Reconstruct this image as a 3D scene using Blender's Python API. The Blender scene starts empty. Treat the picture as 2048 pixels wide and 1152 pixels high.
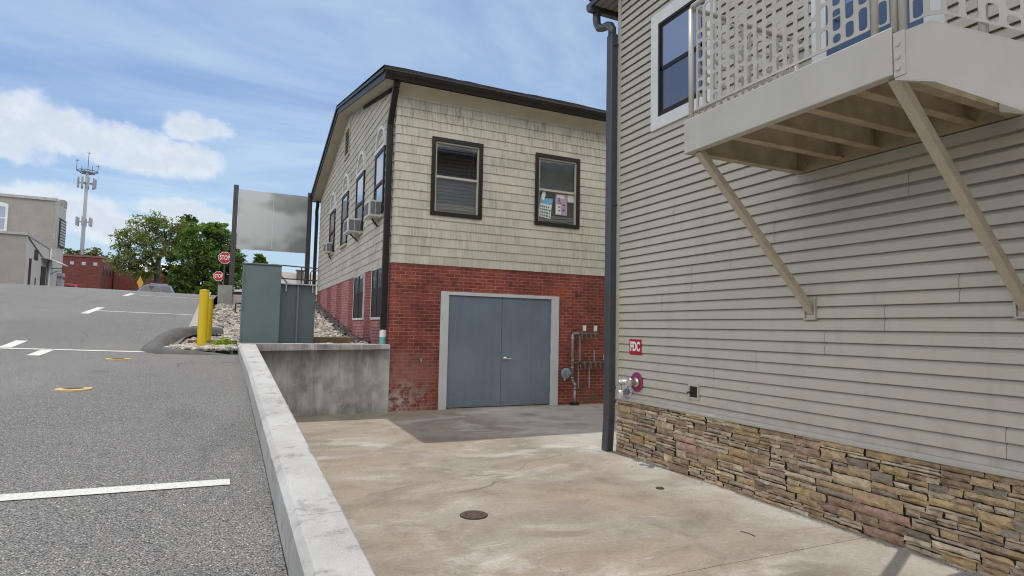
import bpy, bmesh, math, random
import numpy as np
from mathutils import Vector, Matrix
random.seed(7); rng = np.random.default_rng(7)
S = bpy.context.scene; COL = S.collection
R = math.radians
ORG = {}

# ------------------------------------------------------------------ node helpers
class G:
    def __init__(s, nt): s.nt = nt
    def n(s, typ, ins=None, **props):
        nd = s.nt.nodes.new(typ)
        for k, v in props.items(): setattr(nd, k, v)
        for k, v in (ins or {}).items():
            sock = nd.inputs[k]
            if isinstance(v, bpy.types.NodeSocket): s.nt.links.new(v, sock)
            elif isinstance(v, (tuple, list)) and sock.type == 'RGBA' and len(v) == 3: sock.default_value = (*v, 1)
            else: sock.default_value = v
        return nd
    def pos(s): return s.n('ShaderNodeNewGeometry').outputs['Position']
    def nrm(s): return s.n('ShaderNodeNewGeometry').outputs['Normal']
    def xyz(s, v):
        o = s.n('ShaderNodeSeparateXYZ', {0: v}).outputs; return o[0], o[1], o[2]
    def comb(s, x, y, z): return s.n('ShaderNodeCombineXYZ', {0: x, 1: y, 2: z}).outputs[0]
    def m(s, op, a, b=None, c=None, clamp=False):
        d = {0: a}
        if b is not None: d[1] = b
        if c is not None: d[2] = c
        return s.n('ShaderNodeMath', d, operation=op, use_clamp=clamp).outputs[0]
    def scale(s, v, sc):
        return s.n('ShaderNodeVectorMath', {0: v, 1: sc}, operation='MULTIPLY').outputs[0]
    def noise(s, v, sc, det=4, rough=.55, dist=0.):
        return s.n('ShaderNodeTexNoise', {'Vector': v, 'Scale': sc, 'Detail': det, 'Roughness': rough, 'Distortion': dist}).outputs[0]
    def vor(s, v, sc, out='Distance', **p):
        return s.n('ShaderNodeTexVoronoi', {'Vector': v, 'Scale': sc}, **p).outputs[out]
    def ramp(s, f, a, b, lo=0., hi=1., smooth=False):
        return s.n('ShaderNodeMapRange', {0: f, 1: a, 2: b, 3: lo, 4: hi}, clamp=True,
                   interpolation_type='SMOOTHSTEP' if smooth else 'LINEAR').outputs[0]
    def mix(s, f, a, b, mode='MIX'):
        nd = s.nt.nodes.new('ShaderNodeMix'); nd.data_type = 'RGBA'; nd.blend_type = mode; nd.clamp_factor = True
        for i, v in ((0, f), (6, a), (7, b)):
            if isinstance(v, bpy.types.NodeSocket): s.nt.links.new(v, nd.inputs[i])
            elif isinstance(v, (tuple, list)): nd.inputs[i].default_value = (*v[:3], 1)
            else: nd.inputs[i].default_value = v
        return nd.outputs[2]
    def attr(s, name='tint'): return s.n('ShaderNodeAttribute', attribute_name=name).outputs['Color']
    def bump(s, h, strength=.3, dist=.01):
        return s.n('ShaderNodeBump', {'Height': h, 'Strength': strength, 'Distance': dist}).outputs[0]

def material(name, fn, **kw):
    m = bpy.data.materials.new(name); m.use_nodes = True; nt = m.node_tree; nt.nodes.clear()
    g = G(nt); out = nt.nodes.new('ShaderNodeOutputMaterial')
    bs = nt.nodes.new('ShaderNodeBsdfPrincipled'); nt.links.new(bs.outputs[0], out.inputs[0])
    r = fn(g, bs) or {}
    for k, v in {**kw, **r}.items():
        sock = bs.inputs[k]
        if isinstance(v, bpy.types.NodeSocket): nt.links.new(v, sock)
        elif isinstance(v, tuple) and len(v) == 3 and sock.type == 'RGBA': sock.default_value = (*v, 1)
        else: sock.default_value = v
    return m

def surf(name, c1, c2=None, sc=4., rough=.6, bump=0., bsc=60., metal=0., tint=False, spec=.5, lo=.35, hi=.65, fine=0.):
    c2 = c2 or tuple(x * .8 for x in c1)
    def fn(g, bs):
        p = g.pos(); f = g.ramp(g.noise(p, sc, 6), lo, hi)
        c = g.mix(f, c1, c2)
        if fine: 
            k = g.ramp(g.noise(p, bsc * 1.3, 2), .3, .7, 1 - fine, 1 + fine); c = g.mix(1., c, g.comb(k, k, k), 'MULTIPLY')
        if tint: c = g.mix(1., c, g.attr(), 'MULTIPLY')
        d = {'Base Color': c, 'Roughness': rough, 'Metallic': metal, 'Specular IOR Level': spec}
        if bump: d['Normal'] = g.bump(g.noise(p, bsc, 4), bump, .01)
        return d
    return material(name, fn)

# ------------------------------------------------------------------ mesh helpers
class MB:
    def __init__(s): s.v = []; s.f = []; s.t = []
    def add(s, vs, fs, t=(1, 1, 1)):
        o = len(s.v); s.v += [tuple(map(float, q)) for q in vs]
        for f in fs: s.f.append(tuple(i + o for i in f)); s.t.append(t)
        return s
    def quad(s, a, b, c, d, t=(1, 1, 1)): return s.add([a, b, c, d], [(0, 1, 2, 3)], t)
    def poly(s, pts, t=(1, 1, 1)): return s.add(pts, [tuple(range(len(pts)))], t)
    def box(s, x0, x1, y0, y1, z0, z1, t=(1, 1, 1)):
        if x0 > x1: x0, x1 = x1, x0
        if y0 > y1: y0, y1 = y1, y0
        if z0 > z1: z0, z1 = z1, z0
        return s.add([(x0, y0, z0), (x1, y0, z0), (x1, y1, z0), (x0, y1, z0), (x0, y0, z1), (x1, y0, z1), (x1, y1, z1), (x0, y1, z1)],
                     [(3, 2, 1, 0), (4, 5, 6, 7), (0, 1, 5, 4), (1, 2, 6, 5), (2, 3, 7, 6), (3, 0, 4, 7)], t)
    def prism(s, pts, dvec, t=(1, 1, 1)):      # planar polygon extruded by dvec
        n = len(pts); d = Vector(dvec); P = [Vector(p) for p in pts]
        nrm = Vector((0, 0, 0))
        for i in range(n): nrm += P[i].cross(P[(i + 1) % n])
        if nrm.dot(d) > 0: P = P[::-1]
        V = P + [p + d for p in P]
        return s.add(V, [tuple(range(n)), tuple(range(2 * n - 1, n - 1, -1))] + [((i + 1) % n, i, i + n, (i + 1) % n + n) for i in range(n)], t)
    def tube(s, pts, r, n=10, caps=True, t=(1, 1, 1)):
        P = [Vector(p) for p in pts]; rr = r if isinstance(r, (list, tuple)) else [r] * len(P)
        V = []; up = None
        for i, p in enumerate(P):
            d = (P[min(i + 1, len(P) - 1)] - P[max(i - 1, 0)]).normalized()
            if up is None: up = d.orthogonal().normalized()
            else:
                up = (up - d * up.dot(d)); up = up.normalized() if up.length > 1e-6 else d.orthogonal().normalized()
            w = d.cross(up)
            for k in range(n):
                a = 2 * math.pi * k / n; V.append(p + (up * math.cos(a) + w * math.sin(a)) * rr[i])
        F = [(i * n + k, i * n + (k + 1) % n, (i + 1) * n + (k + 1) % n, (i + 1) * n + k) for i in range(len(P) - 1) for k in range(n)]
        if caps: F += [tuple(range(n - 1, -1, -1)), tuple((len(P) - 1) * n + k for k in range(n))]
        return s.add(V, F, t)
    def disc(s, c, r, axis=(0, 0, 1), h=.01, n=24, t=(1, 1, 1)):
        c = Vector(c); a = Vector(axis).normalized(); return s.tube([c, c + a * h], r, n, True, t)
    def bar(s, a, b, w, h, up=(0, 0, 1), t=(1, 1, 1)):   # rectangular bar
        a = Vector(a); b = Vector(b); d = (b - a).normalized(); u = Vector(up); sd = d.cross(u)
        if sd.length < 1e-4: u = Vector((1, 0, 0)); sd = d.cross(u)
        sd.normalize(); u = sd.cross(d).normalized(); V = []
        for p in (a, b):
            for sx, sz in ((-1, -1), (1, -1), (1, 1), (-1, 1)): V.append(p + sd * sx * w / 2 + u * sz * h / 2)
        return s.add(V, [(0, 1, 2, 3), (7, 6, 5, 4), (0, 4, 5, 1), (1, 5, 6, 2), (2, 6, 7, 3), (3, 7, 4, 0)], t)
    def build(s, name, mat, parent=None, loc=None, smooth=False, bevel=0., tint=False, autosmooth=False):
        org = ORG[parent.name] if parent else Vector(loc if loc is not None else (0, 0, 0))
        me = bpy.data.meshes.new(name)
        ox, oy, oz = org
        me.from_pydata([(a - ox, b - oy, c - oz) for a, b, c in s.v], [], s.f)
        me.materials.append(mat)
        if tint:
            ca = me.color_attributes.new('tint', 'FLOAT_COLOR', 'CORNER')
            arr = np.ones((len(me.loops), 4), np.float32); cnt = np.array([len(f) for f in s.f])
            arr[:, :3] = np.repeat(np.array(s.t, np.float32).reshape(-1, 3), cnt, axis=0); ca.data.foreach_set('color', arr.ravel())
        if smooth: me.polygons.foreach_set('use_smooth', [True] * len(me.polygons))
        me.update()
        o = bpy.data.objects.new(name, me); COL.objects.link(o)
        if parent: o.parent = parent
        else: o.location = org
        ORG[o.name] = Vector(org)
        if bevel:
            b = o.modifiers.new('bevel', 'BEVEL'); b.width = bevel; b.segments = 2; b.limit_method = 'ANGLE'; b.angle_limit = R(40)
        return o

def empty(name, loc):
    o = bpy.data.objects.new(name, None); COL.objects.link(o); o.location = loc; ORG[o.name] = Vector(loc); o.empty_display_size = .2; return o
def tag(o, label=None, cat=None, group=None, kind=None):
    if label: o['label'] = label
    if cat: o['category'] = cat
    if group: o['group'] = group
    if kind: o['kind'] = kind
    return o
def thing(name, loc, label, cat, group=None): return tag(empty(name, loc), label, cat, group)
def text(name, s, size, mat, parent, M, ext=.001, sx=1., space=1.):
    cu = bpy.data.curves.new(name, 'FONT'); cu.body = s; cu.size = size; cu.extrude = ext; cu.align_x = 'CENTER'; cu.align_y = 'CENTER'; cu.space_character = space; cu.offset = size * (.04 if s == 'FDC' else .012)
    tmp = bpy.data.objects.new(name + '_tmp', cu); COL.objects.link(tmp)
    bpy.context.view_layer.update()
    me = bpy.data.meshes.new_from_object(tmp.evaluated_get(bpy.context.evaluated_depsgraph_get())); me.name = name
    bpy.data.objects.remove(tmp)
    me.transform(Matrix.Diagonal((sx, 1, 1, 1))); me.transform(M); me.transform(Matrix.Translation(-ORG[parent.name]))
    me.materials.clear(); me.materials.append(mat)
    o = bpy.data.objects.new(name, me); COL.objects.link(o); o.parent = parent; ORG[o.name] = ORG[parent.name]; return o
def frame_M(origin, xdir, ydir):
    x = Vector(xdir).normalized(); y = Vector(ydir).normalized(); z = x.cross(y)
    M = Matrix((x, y, z)).transposed().to_4x4(); M.translation = Vector(origin); return M

# ------------------------------------------------------------------ terrain functions
YS = [-14, 0, 3, 5, 7.2, 10, 12, 18, 25, 27.5, 29.5, 31.5, 34, 38, 60, 400]
ZS = [-.72, .33, .5, .66, .81, 1.03, 1.2, 1.80, 2.48, 2.70, 2.84, 2.93, 2.98, 3.0, 3.1, 3.3]
def zA(x, y): return float(np.interp(y, YS, ZS)) - .022 * max(-14., min(x, 3.)) 
def zR(x, y):
    a = 1.2 + .1 * max(0, y - 12.8); b = 1.24 + .13 * max(0, y - 15.0) + .03 * max(0., min(2.2, y - 12.8))
    t = min(1, max(0, (x - .3) / 2.2)); return a * (1 - t) + b * t
WX = lambda y: .30 + .025 * (11.45 - y)          # inner (courtyard) face of the low wall
WZ = lambda y: 1.299 - .065 * (11.45 - y)        # its top

# ------------------------------------------------------------------ materials
def f_asphalt(g, bs):
    p = g.pos()
    big = g.ramp(g.noise(p, .35, 4), .3, .7); mid = g.ramp(g.noise(p, 2.2, 5), .3, .7)
    c = g.mix(big, (.17, .167, .161), (.235, .231, .223)); c = g.mix(g.m('MULTIPLY', mid, .4), c, (.15, .148, .145))
    sp = g.vor(p, 92.); s2 = g.vor(p, 92., 'Color')
    rnd = g.n('ShaderNodeSeparateColor', {0: s2}).outputs[0]
    agg = g.ramp(rnd, .35, .95, 0, 1); c = g.mix(g.m('MULTIPLY', agg, g.ramp(sp, .55, .2)), c, (.50, .49, .475))
    dk = g.ramp(g.noise(p, 105., 2), .55, .38); c = g.mix(g.m('MULTIPLY', dk, .88), c, (.016, .016, .017))
    wsp = g.ramp(rnd, .985, .99); c = g.mix(g.m('MULTIPLY', wsp, g.ramp(sp, .5, .3)), c, (.62, .61, .58))
    st = g.ramp(g.noise(g.scale(p, (1., .25, 1.)), 1.1, 5, .6), .62, .75); c = g.mix(g.m('MULTIPLY', st, .4), c, (.055, .055, .056))
    wn = g.n('ShaderNodeTexNoise', {'Vector': p, 'Scale': 1.5, 'Detail': 4.}).outputs['Color']; pc = g.n('ShaderNodeVectorMath', {0: p, 1: g.scale(wn, (.7, .7, 0))}, operation='ADD').outputs[0]
    ck = g.n('ShaderNodeTexVoronoi', {'Vector': g.scale(pc, (1, .55, 0)), 'Scale': .30}, feature='DISTANCE_TO_EDGE').outputs[0]
    c = g.mix(g.m('MULTIPLY', g.m('MULTIPLY', g.ramp(ck, .0035, .001), g.ramp(g.noise(p, .5, 3), .55, .6)), .7), c, (.02, .02, .02))
    oil = g.ramp(g.noise(p, .9, 3), .66, .74); c = g.mix(g.m('MULTIPLY', oil, .45), c, (.06, .058, .056))
    h = g.m('ADD', g.m('MULTIPLY', g.noise(p, 95., 2), .7), g.m('MULTIPLY', sp, -.5))
    return {'Base Color': c, 'Roughness': .85, 'Normal': g.bump(h, .8, .009), 'Specular IOR Level': .3}
M_asphalt = material('asphalt', f_asphalt)

def f_slab(g, bs):
    p = g.pos(); x, y, z = g.xyz(p)
    w = g.n('ShaderNodeTexNoise', {'Vector': p, 'Scale': .8, 'Detail': 3.}).outputs['Color']
    pw = g.n('ShaderNodeVectorMath', {0: p, 1: g.scale(w, (1.6, .7, 0))}, operation='ADD').outputs[0]
    ps = g.scale(pw, (.85, 1.1, 1.))
    c = g.mix(g.ramp(g.noise(ps, .9, 6), .32, .68, 0, 1, True), (.305, .255, .19), (.29, .26, .215))
    c = g.mix(g.ramp(g.noise(ps, 1.9, 6, .65), .44, .68, 0, .85), c, (.185, .158, .125))
    ru = g.ramp(g.noise(pw, .8, 5), .58, .74, 0, .5); c = g.mix(ru, c, (.31, .245, .165))
    hz = g.ramp(g.noise(g.scale(pw, (.75, 1.25, 1)), 1.3, 8, .7), .5, .66, 0, 1)
    whs = g.ramp(g.noise(p, .33, 3), .4, .6)
    c = g.mix(g.m('MULTIPLY', hz, g.m('MULTIPLY_ADD', whs, .75, .12)), c, (.56, .54, .495))
    wall = g.ramp(x, 3.9, 4.75, 0, .7); c = g.mix(g.m('MULTIPLY', wall, g.ramp(g.noise(p, 1.6, 5), .3, .55)), c, (.48, .465, .43))
    scr = g.ramp(g.noise(g.scale(pw, (1., 9., 1)), 2.4, 6, .7, .5), .63, .69); c = g.mix(g.m('MULTIPLY', scr, .5), c, (.58, .56, .52))
    dk = g.ramp(g.noise(p, 5.5, 6, .7), .60, .72); c = g.mix(g.m('MULTIPLY', dk, .55), c, (.12, .098, .075))
    gt = g.ramp(g.noise(p, 30., 5, .75), .3, .7, .8, 1.18); c = g.mix(1., c, g.comb(gt, gt, gt), 'MULTIPLY')
    ck = g.n('ShaderNodeTexVoronoi', {'Vector': pw, 'Scale': .42}, feature='DISTANCE_TO_EDGE').outputs[0]; c = g.mix(g.m('MULTIPLY', g.m('MULTIPLY', g.ramp(ck, .006, .001), g.ramp(g.noise(p, .7, 2), .5, .6)), .7), c, (.10, .085, .07))
    fs = g.ramp(g.noise(p, 140., 2), .3, .7, .9, 1.1); c = g.mix(1., c, g.comb(fs, fs, fs), 'MULTIPLY')
    return {'Base Color': c, 'Roughness': g.ramp(g.noise(p, 2., 4), .3, .7, .6, .85), 'Normal': g.bump(g.noise(p, 60., 5), .12, .008), 'Specular IOR Level': .3}
M_slab = material('slab_concrete', f_slab)

def f_curb(g, bs):
    p = g.pos()
    c = g.mix(g.ramp(g.noise(p, 2.3, 6), .35, .68), (.44, .44, .435), (.36, .355, .345))
    c = g.mix(g.m('MULTIPLY', g.ramp(g.noise(p, 7., 6, .65), .55, .68), .8), c, (.20, .19, .175))
    c = g.mix(g.m('MULTIPLY', g.ramp(g.noise(g.scale(p, (1.4, 1, 1)), 3.1, 3), .66, .7), .8), c, (.30, .255, .19))
    sp = g.vor(p, 130., 'Color'); rnd = g.n('ShaderNodeSeparateColor', {0: sp}).outputs[0]
    c = g.mix(g.m('MULTIPLY', g.ramp(rnd, .975, .98), g.ramp(g.vor(p, 130.), .4, .2)), c, (.75, .75, .73))
    c = g.mix(g.m('MULTIPLY', g.ramp(g.noise(g.scale(p, (1, .5, 1)), 1.1, 6, .7), .5, .66), .5), c, (.25, .24, .225))
    fs = g.ramp(g.noise(p, 160., 3), .3, .7, .88, 1.1); c = g.mix(1., c, g.comb(fs, fs, fs), 'MULTIPLY')
    return {'Base Color': c, 'Roughness': .8, 'Normal': g.bump(g.noise(p, 90., 5), .25, .006), 'Specular IOR Level': .3}
M_curb = material('wall_top_concrete', f_curb)

def f_stained(g, bs):
    p = g.pos(); x, y, z = g.xyz(p)
    pv = g.scale(p, (1., 1., .28))
    c = g.mix(g.ramp(g.noise(pv, 2.6, 6, .6), .36, .66), (.26, .257, .25), (.46, .455, .445))
    c = g.mix(g.m('MULTIPLY', g.ramp(g.noise(p, 3.2, 6, .65), .45, .66), .7), c, (.145, .142, .138))
    lg = g.ramp(g.noise(g.scale(p, (1.6, 1, .55)), 2.1, 5), .52, .68); c = g.mix(g.m('MULTIPLY', lg, .6), c, (.62, .615, .60))
    dr = g.m('MULTIPLY', g.ramp(g.noise(g.scale(p, (9., 1, .5)), 2., 4), .55, .7), g.ramp(z, .1, 1.3, .1, .55)); c = g.mix(dr, c, (.09, .087, .08))
    edge = g.m('MULTIPLY', g.ramp(x, 2.38, 2.62, 0, .7), g.ramp(g.noise(p, 5., 4), .3, .6)); c = g.mix(edge, c, (.52, .51, .49))
    top = g.ramp(z, 1.284, 1.30); c = g.mix(top, c, (.45, .44, .42))
    fs = g.ramp(g.noise(p, 90., 3), .3, .7, .88, 1.1); c = g.mix(1., c, g.comb(fs, fs, fs), 'MULTIPLY')
    return {'Base Color': c, 'Roughness': .85, 'Normal': g.bump(g.noise(p, 40., 5), .25, .008), 'Specular IOR Level': .25}
M_stained = material('stained_concrete', f_stained)

def brickmat(name, b1, b2, mort, worn=0., bw=.205, rh=.0706, ms=.008, zoff=0.):
    def fn(g, bs):
        p = g.pos(); x, y, z = g.xyz(p); nx, ny, nz = g.xyz(g.nrm())
        side = g.m('GREATER_THAN', g.m('ABSOLUTE', nx), .5)
        u = g.m('ADD', g.m('MULTIPLY', x, g.m('SUBTRACT', 1., side)), g.m('MULTIPLY', y, side))
        w = g.m('MULTIPLY', g.m('SUBTRACT', g.noise(p, 6., 3), .5), .012)
        vec = g.comb(g.m('ADD', u, w), g.m('ADD', z, g.m('ADD', w, zoff)), 0.)
        bt = g.n('ShaderNodeTexBrick', {'Vector': vec, 'Color1': (0, 0, 0), 'Color2': (1, 1, 1), 'Mortar': (.5, .5, .5), 'Scale': 1., 'Mortar Size': ms, 'Mortar Smooth': .35,
                'Bias': 0., 'Brick Width': bw, 'Row Height': rh}, offset=.5)
        c = g.mix(bt.outputs['Color'], b1, b2)
        c = g.mix(g.ramp(g.noise(p, 3., 6, .65), .4, .7, 0, .7), c, tuple(v * .55 for v in b1))
        mt = g.mix(g.ramp(g.noise(p, 9., 4), .35, .65), mort, tuple(v * .6 for v in mort))
        c = g.mix(g.m('MULTIPLY', bt.outputs['Fac'], g.ramp(g.noise(p, 4., 5), .25, .6, .35, .95)), c, mt)
        if worn:
            vd = g.ramp(g.noise(p, 1.0, 4), .35, .65, .72, 1.2); c = g.mix(1., c, g.comb(vd, vd, vd), 'MULTIPLY')
            d = g.n('ShaderNodeTexNoise', {'Vector': p, 'Scale': 1.3, 'Detail': 6., 'Roughness': .65}).outputs[0]
            orn = g.m('MULTIPLY', g.ramp(d, .56, .68), .65); c = g.mix(orn, c, (.36, .09, .032))
            ex = g.ramp(g.m('ADD', g.m('MULTIPLY', x, -1.), g.m('MULTIPLY', g.noise(p, 3., 5), 1.4)), -3.05, -2.2)   # worn corner beside the low wall
            zz = g.ramp(z, 1.25, .15); bare = g.m('MULTIPLY', g.m('MULTIPLY', ex, zz), g.ramp(g.noise(p, 9., 6, .7), .42, .54))
            c = g.mix(bare, c, (.44, .35, .32))
            pk = g.m('MULTIPLY', g.m('MULTIPLY', g.ramp(x, 3.75, 3.4), g.ramp(g.noise(p, 2., 4), .42, .62)), g.m('MULTIPLY', g.ramp(z, 1.35, .9), g.ramp(z, .2, .55)))
            c = g.mix(g.m('MULTIPLY', pk, .75), c, (.30, .105, .10))
            mo = g.m('MULTIPLY', g.m('MULTIPLY', g.ramp(x, 6.9, 7.1), g.ramp(z, .42, .15)), g.ramp(g.noise(p, 6., 5), .42, .6)); c = g.mix(g.m('MULTIPLY', mo, .7), c, (.07, .075, .035))
        h = g.m('ADD', g.m('MULTIPLY', bt.outputs['Fac'], -1.), g.m('MULTIPLY', g.noise(p, 70., 4), .5))
        return {'Base Color': c, 'Roughness': .7, 'Normal': g.bump(h, .7, .006), 'Specular IOR Level': .35}
    return material(name, fn)
M_brick = brickmat('red_painted_brick', (.165, .036, .03), (.30, .07, .042), (.42, .18, .145), worn=1., ms=.0095)
M_brickside = brickmat('red_painted_brick_gable', (.20, .04, .042), (.29, .065, .06), (.48, .24, .22), ms=.011)
M_brickpink = brickmat('pink_painted_brick', (.42, .17, .17), (.54, .26, .25), (.22, .065, .06), ms=.011)
M_brickfar = brickmat('far_brick', (.13, .03, .028), (.19, .05, .042), (.18, .09, .08), bw=.4, rh=.14, ms=.012)

def f_shingle(g, bs):
    p = g.pos(); x, y, z = g.xyz(p)
    c = g.mix(1., (.50, .475, .41), g.attr(), 'MULTIPLY')
    nx, ny, nz = g.xyz(g.nrm())
    u = g.m('ADD', x, y)
    streak = g.ramp(g.noise(g.comb(g.m('MULTIPLY', u, 22.), 0., g.m('MULTIPLY', z, 2.2)), 1., 5, .6), .46, .66)
    zone = g.ramp(g.noise(g.comb(g.m('MULTIPLY', u, .9), 3., g.m('MULTIPLY', z, 1.2)), 1., 4), .40, .62)
    hi = g.m('MULTIPLY', g.ramp(z, 5.45, 5.95), g.ramp(z, 6.5, 6.2))
    f = g.m('MULTIPLY', streak, g.m('ADD', g.m('MULTIPLY', zone, .52), g.m('MULTIPLY', hi, .42)), clamp=True)
    c = g.mix(f, c, (.165, .15, .115))
    fb = g.ramp(g.noise(g.comb(g.m('MULTIPLY', u, 60.), 1., g.m('MULTIPLY', z, 3.)), 1., 3), .3, .7, .93, 1.06); c = g.mix(1., c, g.comb(fb, fb, fb), 'MULTIPLY')
    gr = g.noise(g.comb(g.m('MULTIPLY', u, 130.), 1., g.m('MULTIPLY', z, 6.)), 1., 3)
    return {'Base Color': c, 'Roughness': .75, 'Normal': g.bump(gr, .25, .004), 'Specular IOR Level': .3}
M_shingle = material('painted_cedar_shingle', f_shingle)

def f_siding(g, bs):
    p = g.pos()
    c = g.mix(g.ramp(g.noise(g.scale(p, (1, .4, 1)), 1.2, 5), .3, .7), (.485, .452, .385), (.45, .418, .353))
    x, y, z = g.xyz(p)
    dt = g.m('MULTIPLY', g.ramp(g.noise(g.comb(x, g.m('MULTIPLY', y, 5.), g.m('MULTIPLY', z, .7)), 1.3, 6, .65), .52, .72), .28); c = g.mix(dt, c, (.30, .28, .235))
    sp = g.m('MULTIPLY', g.ramp(z, 1.15, .75), g.ramp(g.noise(p, 5., 5), .42, .62)); c = g.mix(g.m('MULTIPLY', sp, .35), c, (.27, .24, .19))
    c = g.mix(1., c, g.attr(), 'MULTIPLY')
    grain = g.noise(g.scale(p, (1, 9., 60.)), 2.5, 4)
    wav = g.noise(g.scale(p, (1, 1.5, .2)), 1.7, 3)
    h = g.m('ADD', g.m('MULTIPLY', grain, .12), wav)
    return {'Base Color': c, 'Roughness': .38, 'Normal': g.bump(h, .35, .006), 'Specular IOR Level': .5}
M_siding = material('vinyl_siding', f_siding)

def f_stone(g, bs):
    p = g.pos()
    c = g.attr()
    n1 = g.ramp(g.noise(p, 11., 7, .65), .3, .7, .62, 1.32); c = g.mix(1., c, g.comb(n1, n1, n1), 'MULTIPLY')
    c = g.mix(g.m('MULTIPLY', g.ramp(g.noise(p, 6., 5, .6), .56, .7), .55), c, (.33, .20, .09))
    c = g.mix(g.m('MULTIPLY', g.ramp(g.noise(g.scale(p, (1, 1, 2.5)), 14., 6, .7), .60, .66), .75), c, (.60, .52, .40))
    c = g.mix(g.m('MULTIPLY', g.ramp(g.noise(p, 34., 5, .7), .58, .7), .6), c, (.07, .06, .05))
    return {'Base Color': c, 'Roughness': .85, 'Normal': g.bump(g.noise(p, 38., 7, .65), .7, .014), 'Specular IOR Level': .25}
M_stone = material('ledgestone', f_stone)
M_mortar = surf('dark_joint', (.035, .03, .026), rough=.9)

def f_rock(g, bs):
    c = g.mix(g.ramp(g.noise(g.pos(), 22., 4), .35, .65, 0, .5), g.attr(), (.30, .27, .23))
    return {'Base Color': c, 'Roughness': .85, 'Specular IOR Level': .3}
M_rock = material('river_rock', f_rock)
def f_leaf(g, bs):
    return {'Base Color': g.attr(), 'Roughness': .55, 'Specular IOR Level': .25, 'Subsurface Weight': 0.}
def leafmat(name):
    m = bpy.data.materials.new(name); m.use_nodes = True; nt = m.node_tree; nt.nodes.clear(); g = G(nt)
    col = g.attr()
    a = g.n('ShaderNodeBsdfDiffuse', {'Color': col}); b = g.n('ShaderNodeBsdfTranslucent', {'Color': g.mix(1., col, (1.25, 1.3, .6), 'MULTIPLY')})
    mx = g.n('ShaderNodeMixShader', {0: .4, 1: a.outputs[0], 2: b.outputs[0]}); o = g.n('ShaderNodeOutputMaterial', {0: mx.outputs[0]}); return m
M_leaf = leafmat('leaf')
def glassmat(name, tintc=(.9, .95, .95), refl=1.):
    m = bpy.data.materials.new(name); m.use_nodes = True; nt = m.node_tree; nt.nodes.clear(); g = G(nt)
    fr = g.n('ShaderNodeFresnel', {'IOR': 1.55}); f = g.m('MULTIPLY_ADD', fr.outputs[0], refl, .13, clamp=True)
    h = g.noise(g.pos(), 1.6, 2)
    gl = g.n('ShaderNodeBsdfGlossy', {'Color': (1, 1, 1), 'Roughness': .015, 'Normal': g.bump(h, .08, .03)}); tr = g.n('ShaderNodeBsdfTransparent', {'Color': tintc})
    mx = g.n('ShaderNodeMixShader', {0: f, 1: tr.outputs[0], 2: gl.outputs[0]}); g.n('ShaderNodeOutputMaterial', {0: mx.outputs[0]}); return m
M_glass = glassmat('window_glass', refl=2.6)
M_darkglass = surf('dark_glass', (.012, .014, .018), (.02, .022, .026), rough=.04, spec=.9)
M_skyglass = material('reflective_glass', lambda g, bs: {'Normal': g.bump(g.noise(g.pos(), 5., 2), .05, .02)}, **{'Base Color': (.33, .37, .46), 'Metallic': .6, 'Roughness': .03, 'Specular IOR Level': 1.})
M_rippleglass = material('screened_glass', lambda g, bs: {'Normal': g.bump(g.noise(g.scale(g.pos(), (1, 1, 1.6)), 26., 2), .35, .006)}, **{'Base Color': (.13, .15, .21), 'Metallic': .45, 'Roughness': .12, 'Specular IOR Level': .8})
M_interior = surf('dark_interior', (.018, .018, .02), rough=.9)
M_blind = surf('blind_white', (.42, .43, .43), rough=.6)
M_screen = surf('insect_screen', (.40, .385, .395), (.50, .485, .49), sc=2., rough=.45)
M_white = surf('white_trim', (.66, .67, .68), (.6, .61, .62), sc=3., rough=.5, bump=.05)
M_beigetrim = surf('beige_trim', (.43, .41, .36), (.40, .38, .335), rough=.5)
M_frieze = surf('painted_frieze', (.49, .445, .35), (.42, .38, .295), sc=2.5, rough=.65)
M_bronze = surf('bronze_aluminium', (.015, .012, .011), (.02, .016, .015), rough=.45, spec=.3)
M_charcoal = surf('charcoal_gutter', (.052, .056, .064), (.062, .066, .074), rough=.32, bump=.04, bsc=12.)
M_roof = surf('roof_shingle', (.016, .016, .018), (.035, .035, .036), sc=9., rough=.9, bump=.6, bsc=30., fine=.3)
def f_door(g, bs):
    p = g.pos(); x, y, z = g.xyz(p)
    c = g.mix(g.ramp(g.noise(p, 1.1, 4), .35, .65), (.155, .20, .245), (.125, .165, .208))
    sc = g.m('MULTIPLY', g.ramp(g.noise(g.scale(p, (2.5, 1, 9.)), 2.2, 6, .7), .56, .68), g.ramp(z, .9, .1, .08, .8)); c = g.mix(g.m('MULTIPLY', sc, .6), c, (.26, .28, .30))
    dr = g.m('MULTIPLY', g.ramp(g.noise(g.scale(p, (6., 1, .4)), 2., 5), .5, .72), .35); c = g.mix(dr, c, (.095, .125, .155))
    gr = g.m('MULTIPLY', g.ramp(z, .22, .03), g.ramp(g.noise(p, 7., 4), .35, .6)); c = g.mix(g.m('MULTIPLY', gr, .6), c, (.13, .115, .095))
    fs = g.ramp(g.noise(p, 210., 2), .3, .7, .9, 1.1); c = g.mix(1., c, g.comb(fs, fs, fs), 'MULTIPLY')
    return {'Base Color': c, 'Roughness': g.ramp(g.noise(p, 3., 3), .3, .7, .34, .52), 'Normal': g.bump(g.m('ADD', g.noise(p, 1.6, 2), g.m('MULTIPLY', g.noise(p, 150., 2), .04)), .12, .02)}
M_door = material('blue_grey_door', f_door)
M_doorframe = surf('door_frame_paint', (.52, .53, .55), (.47, .48, .50), sc=2.5, rough=.5, bump=.05)
M_steel = surf('brushed_steel', (.62, .6, .57), rough=.28, metal=1.)
M_galv = surf('galvanised_pipe', (.34, .36, .38), (.22, .235, .25), sc=14., rough=.5, metal=.55, bump=.15, bsc=50.)
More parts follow.
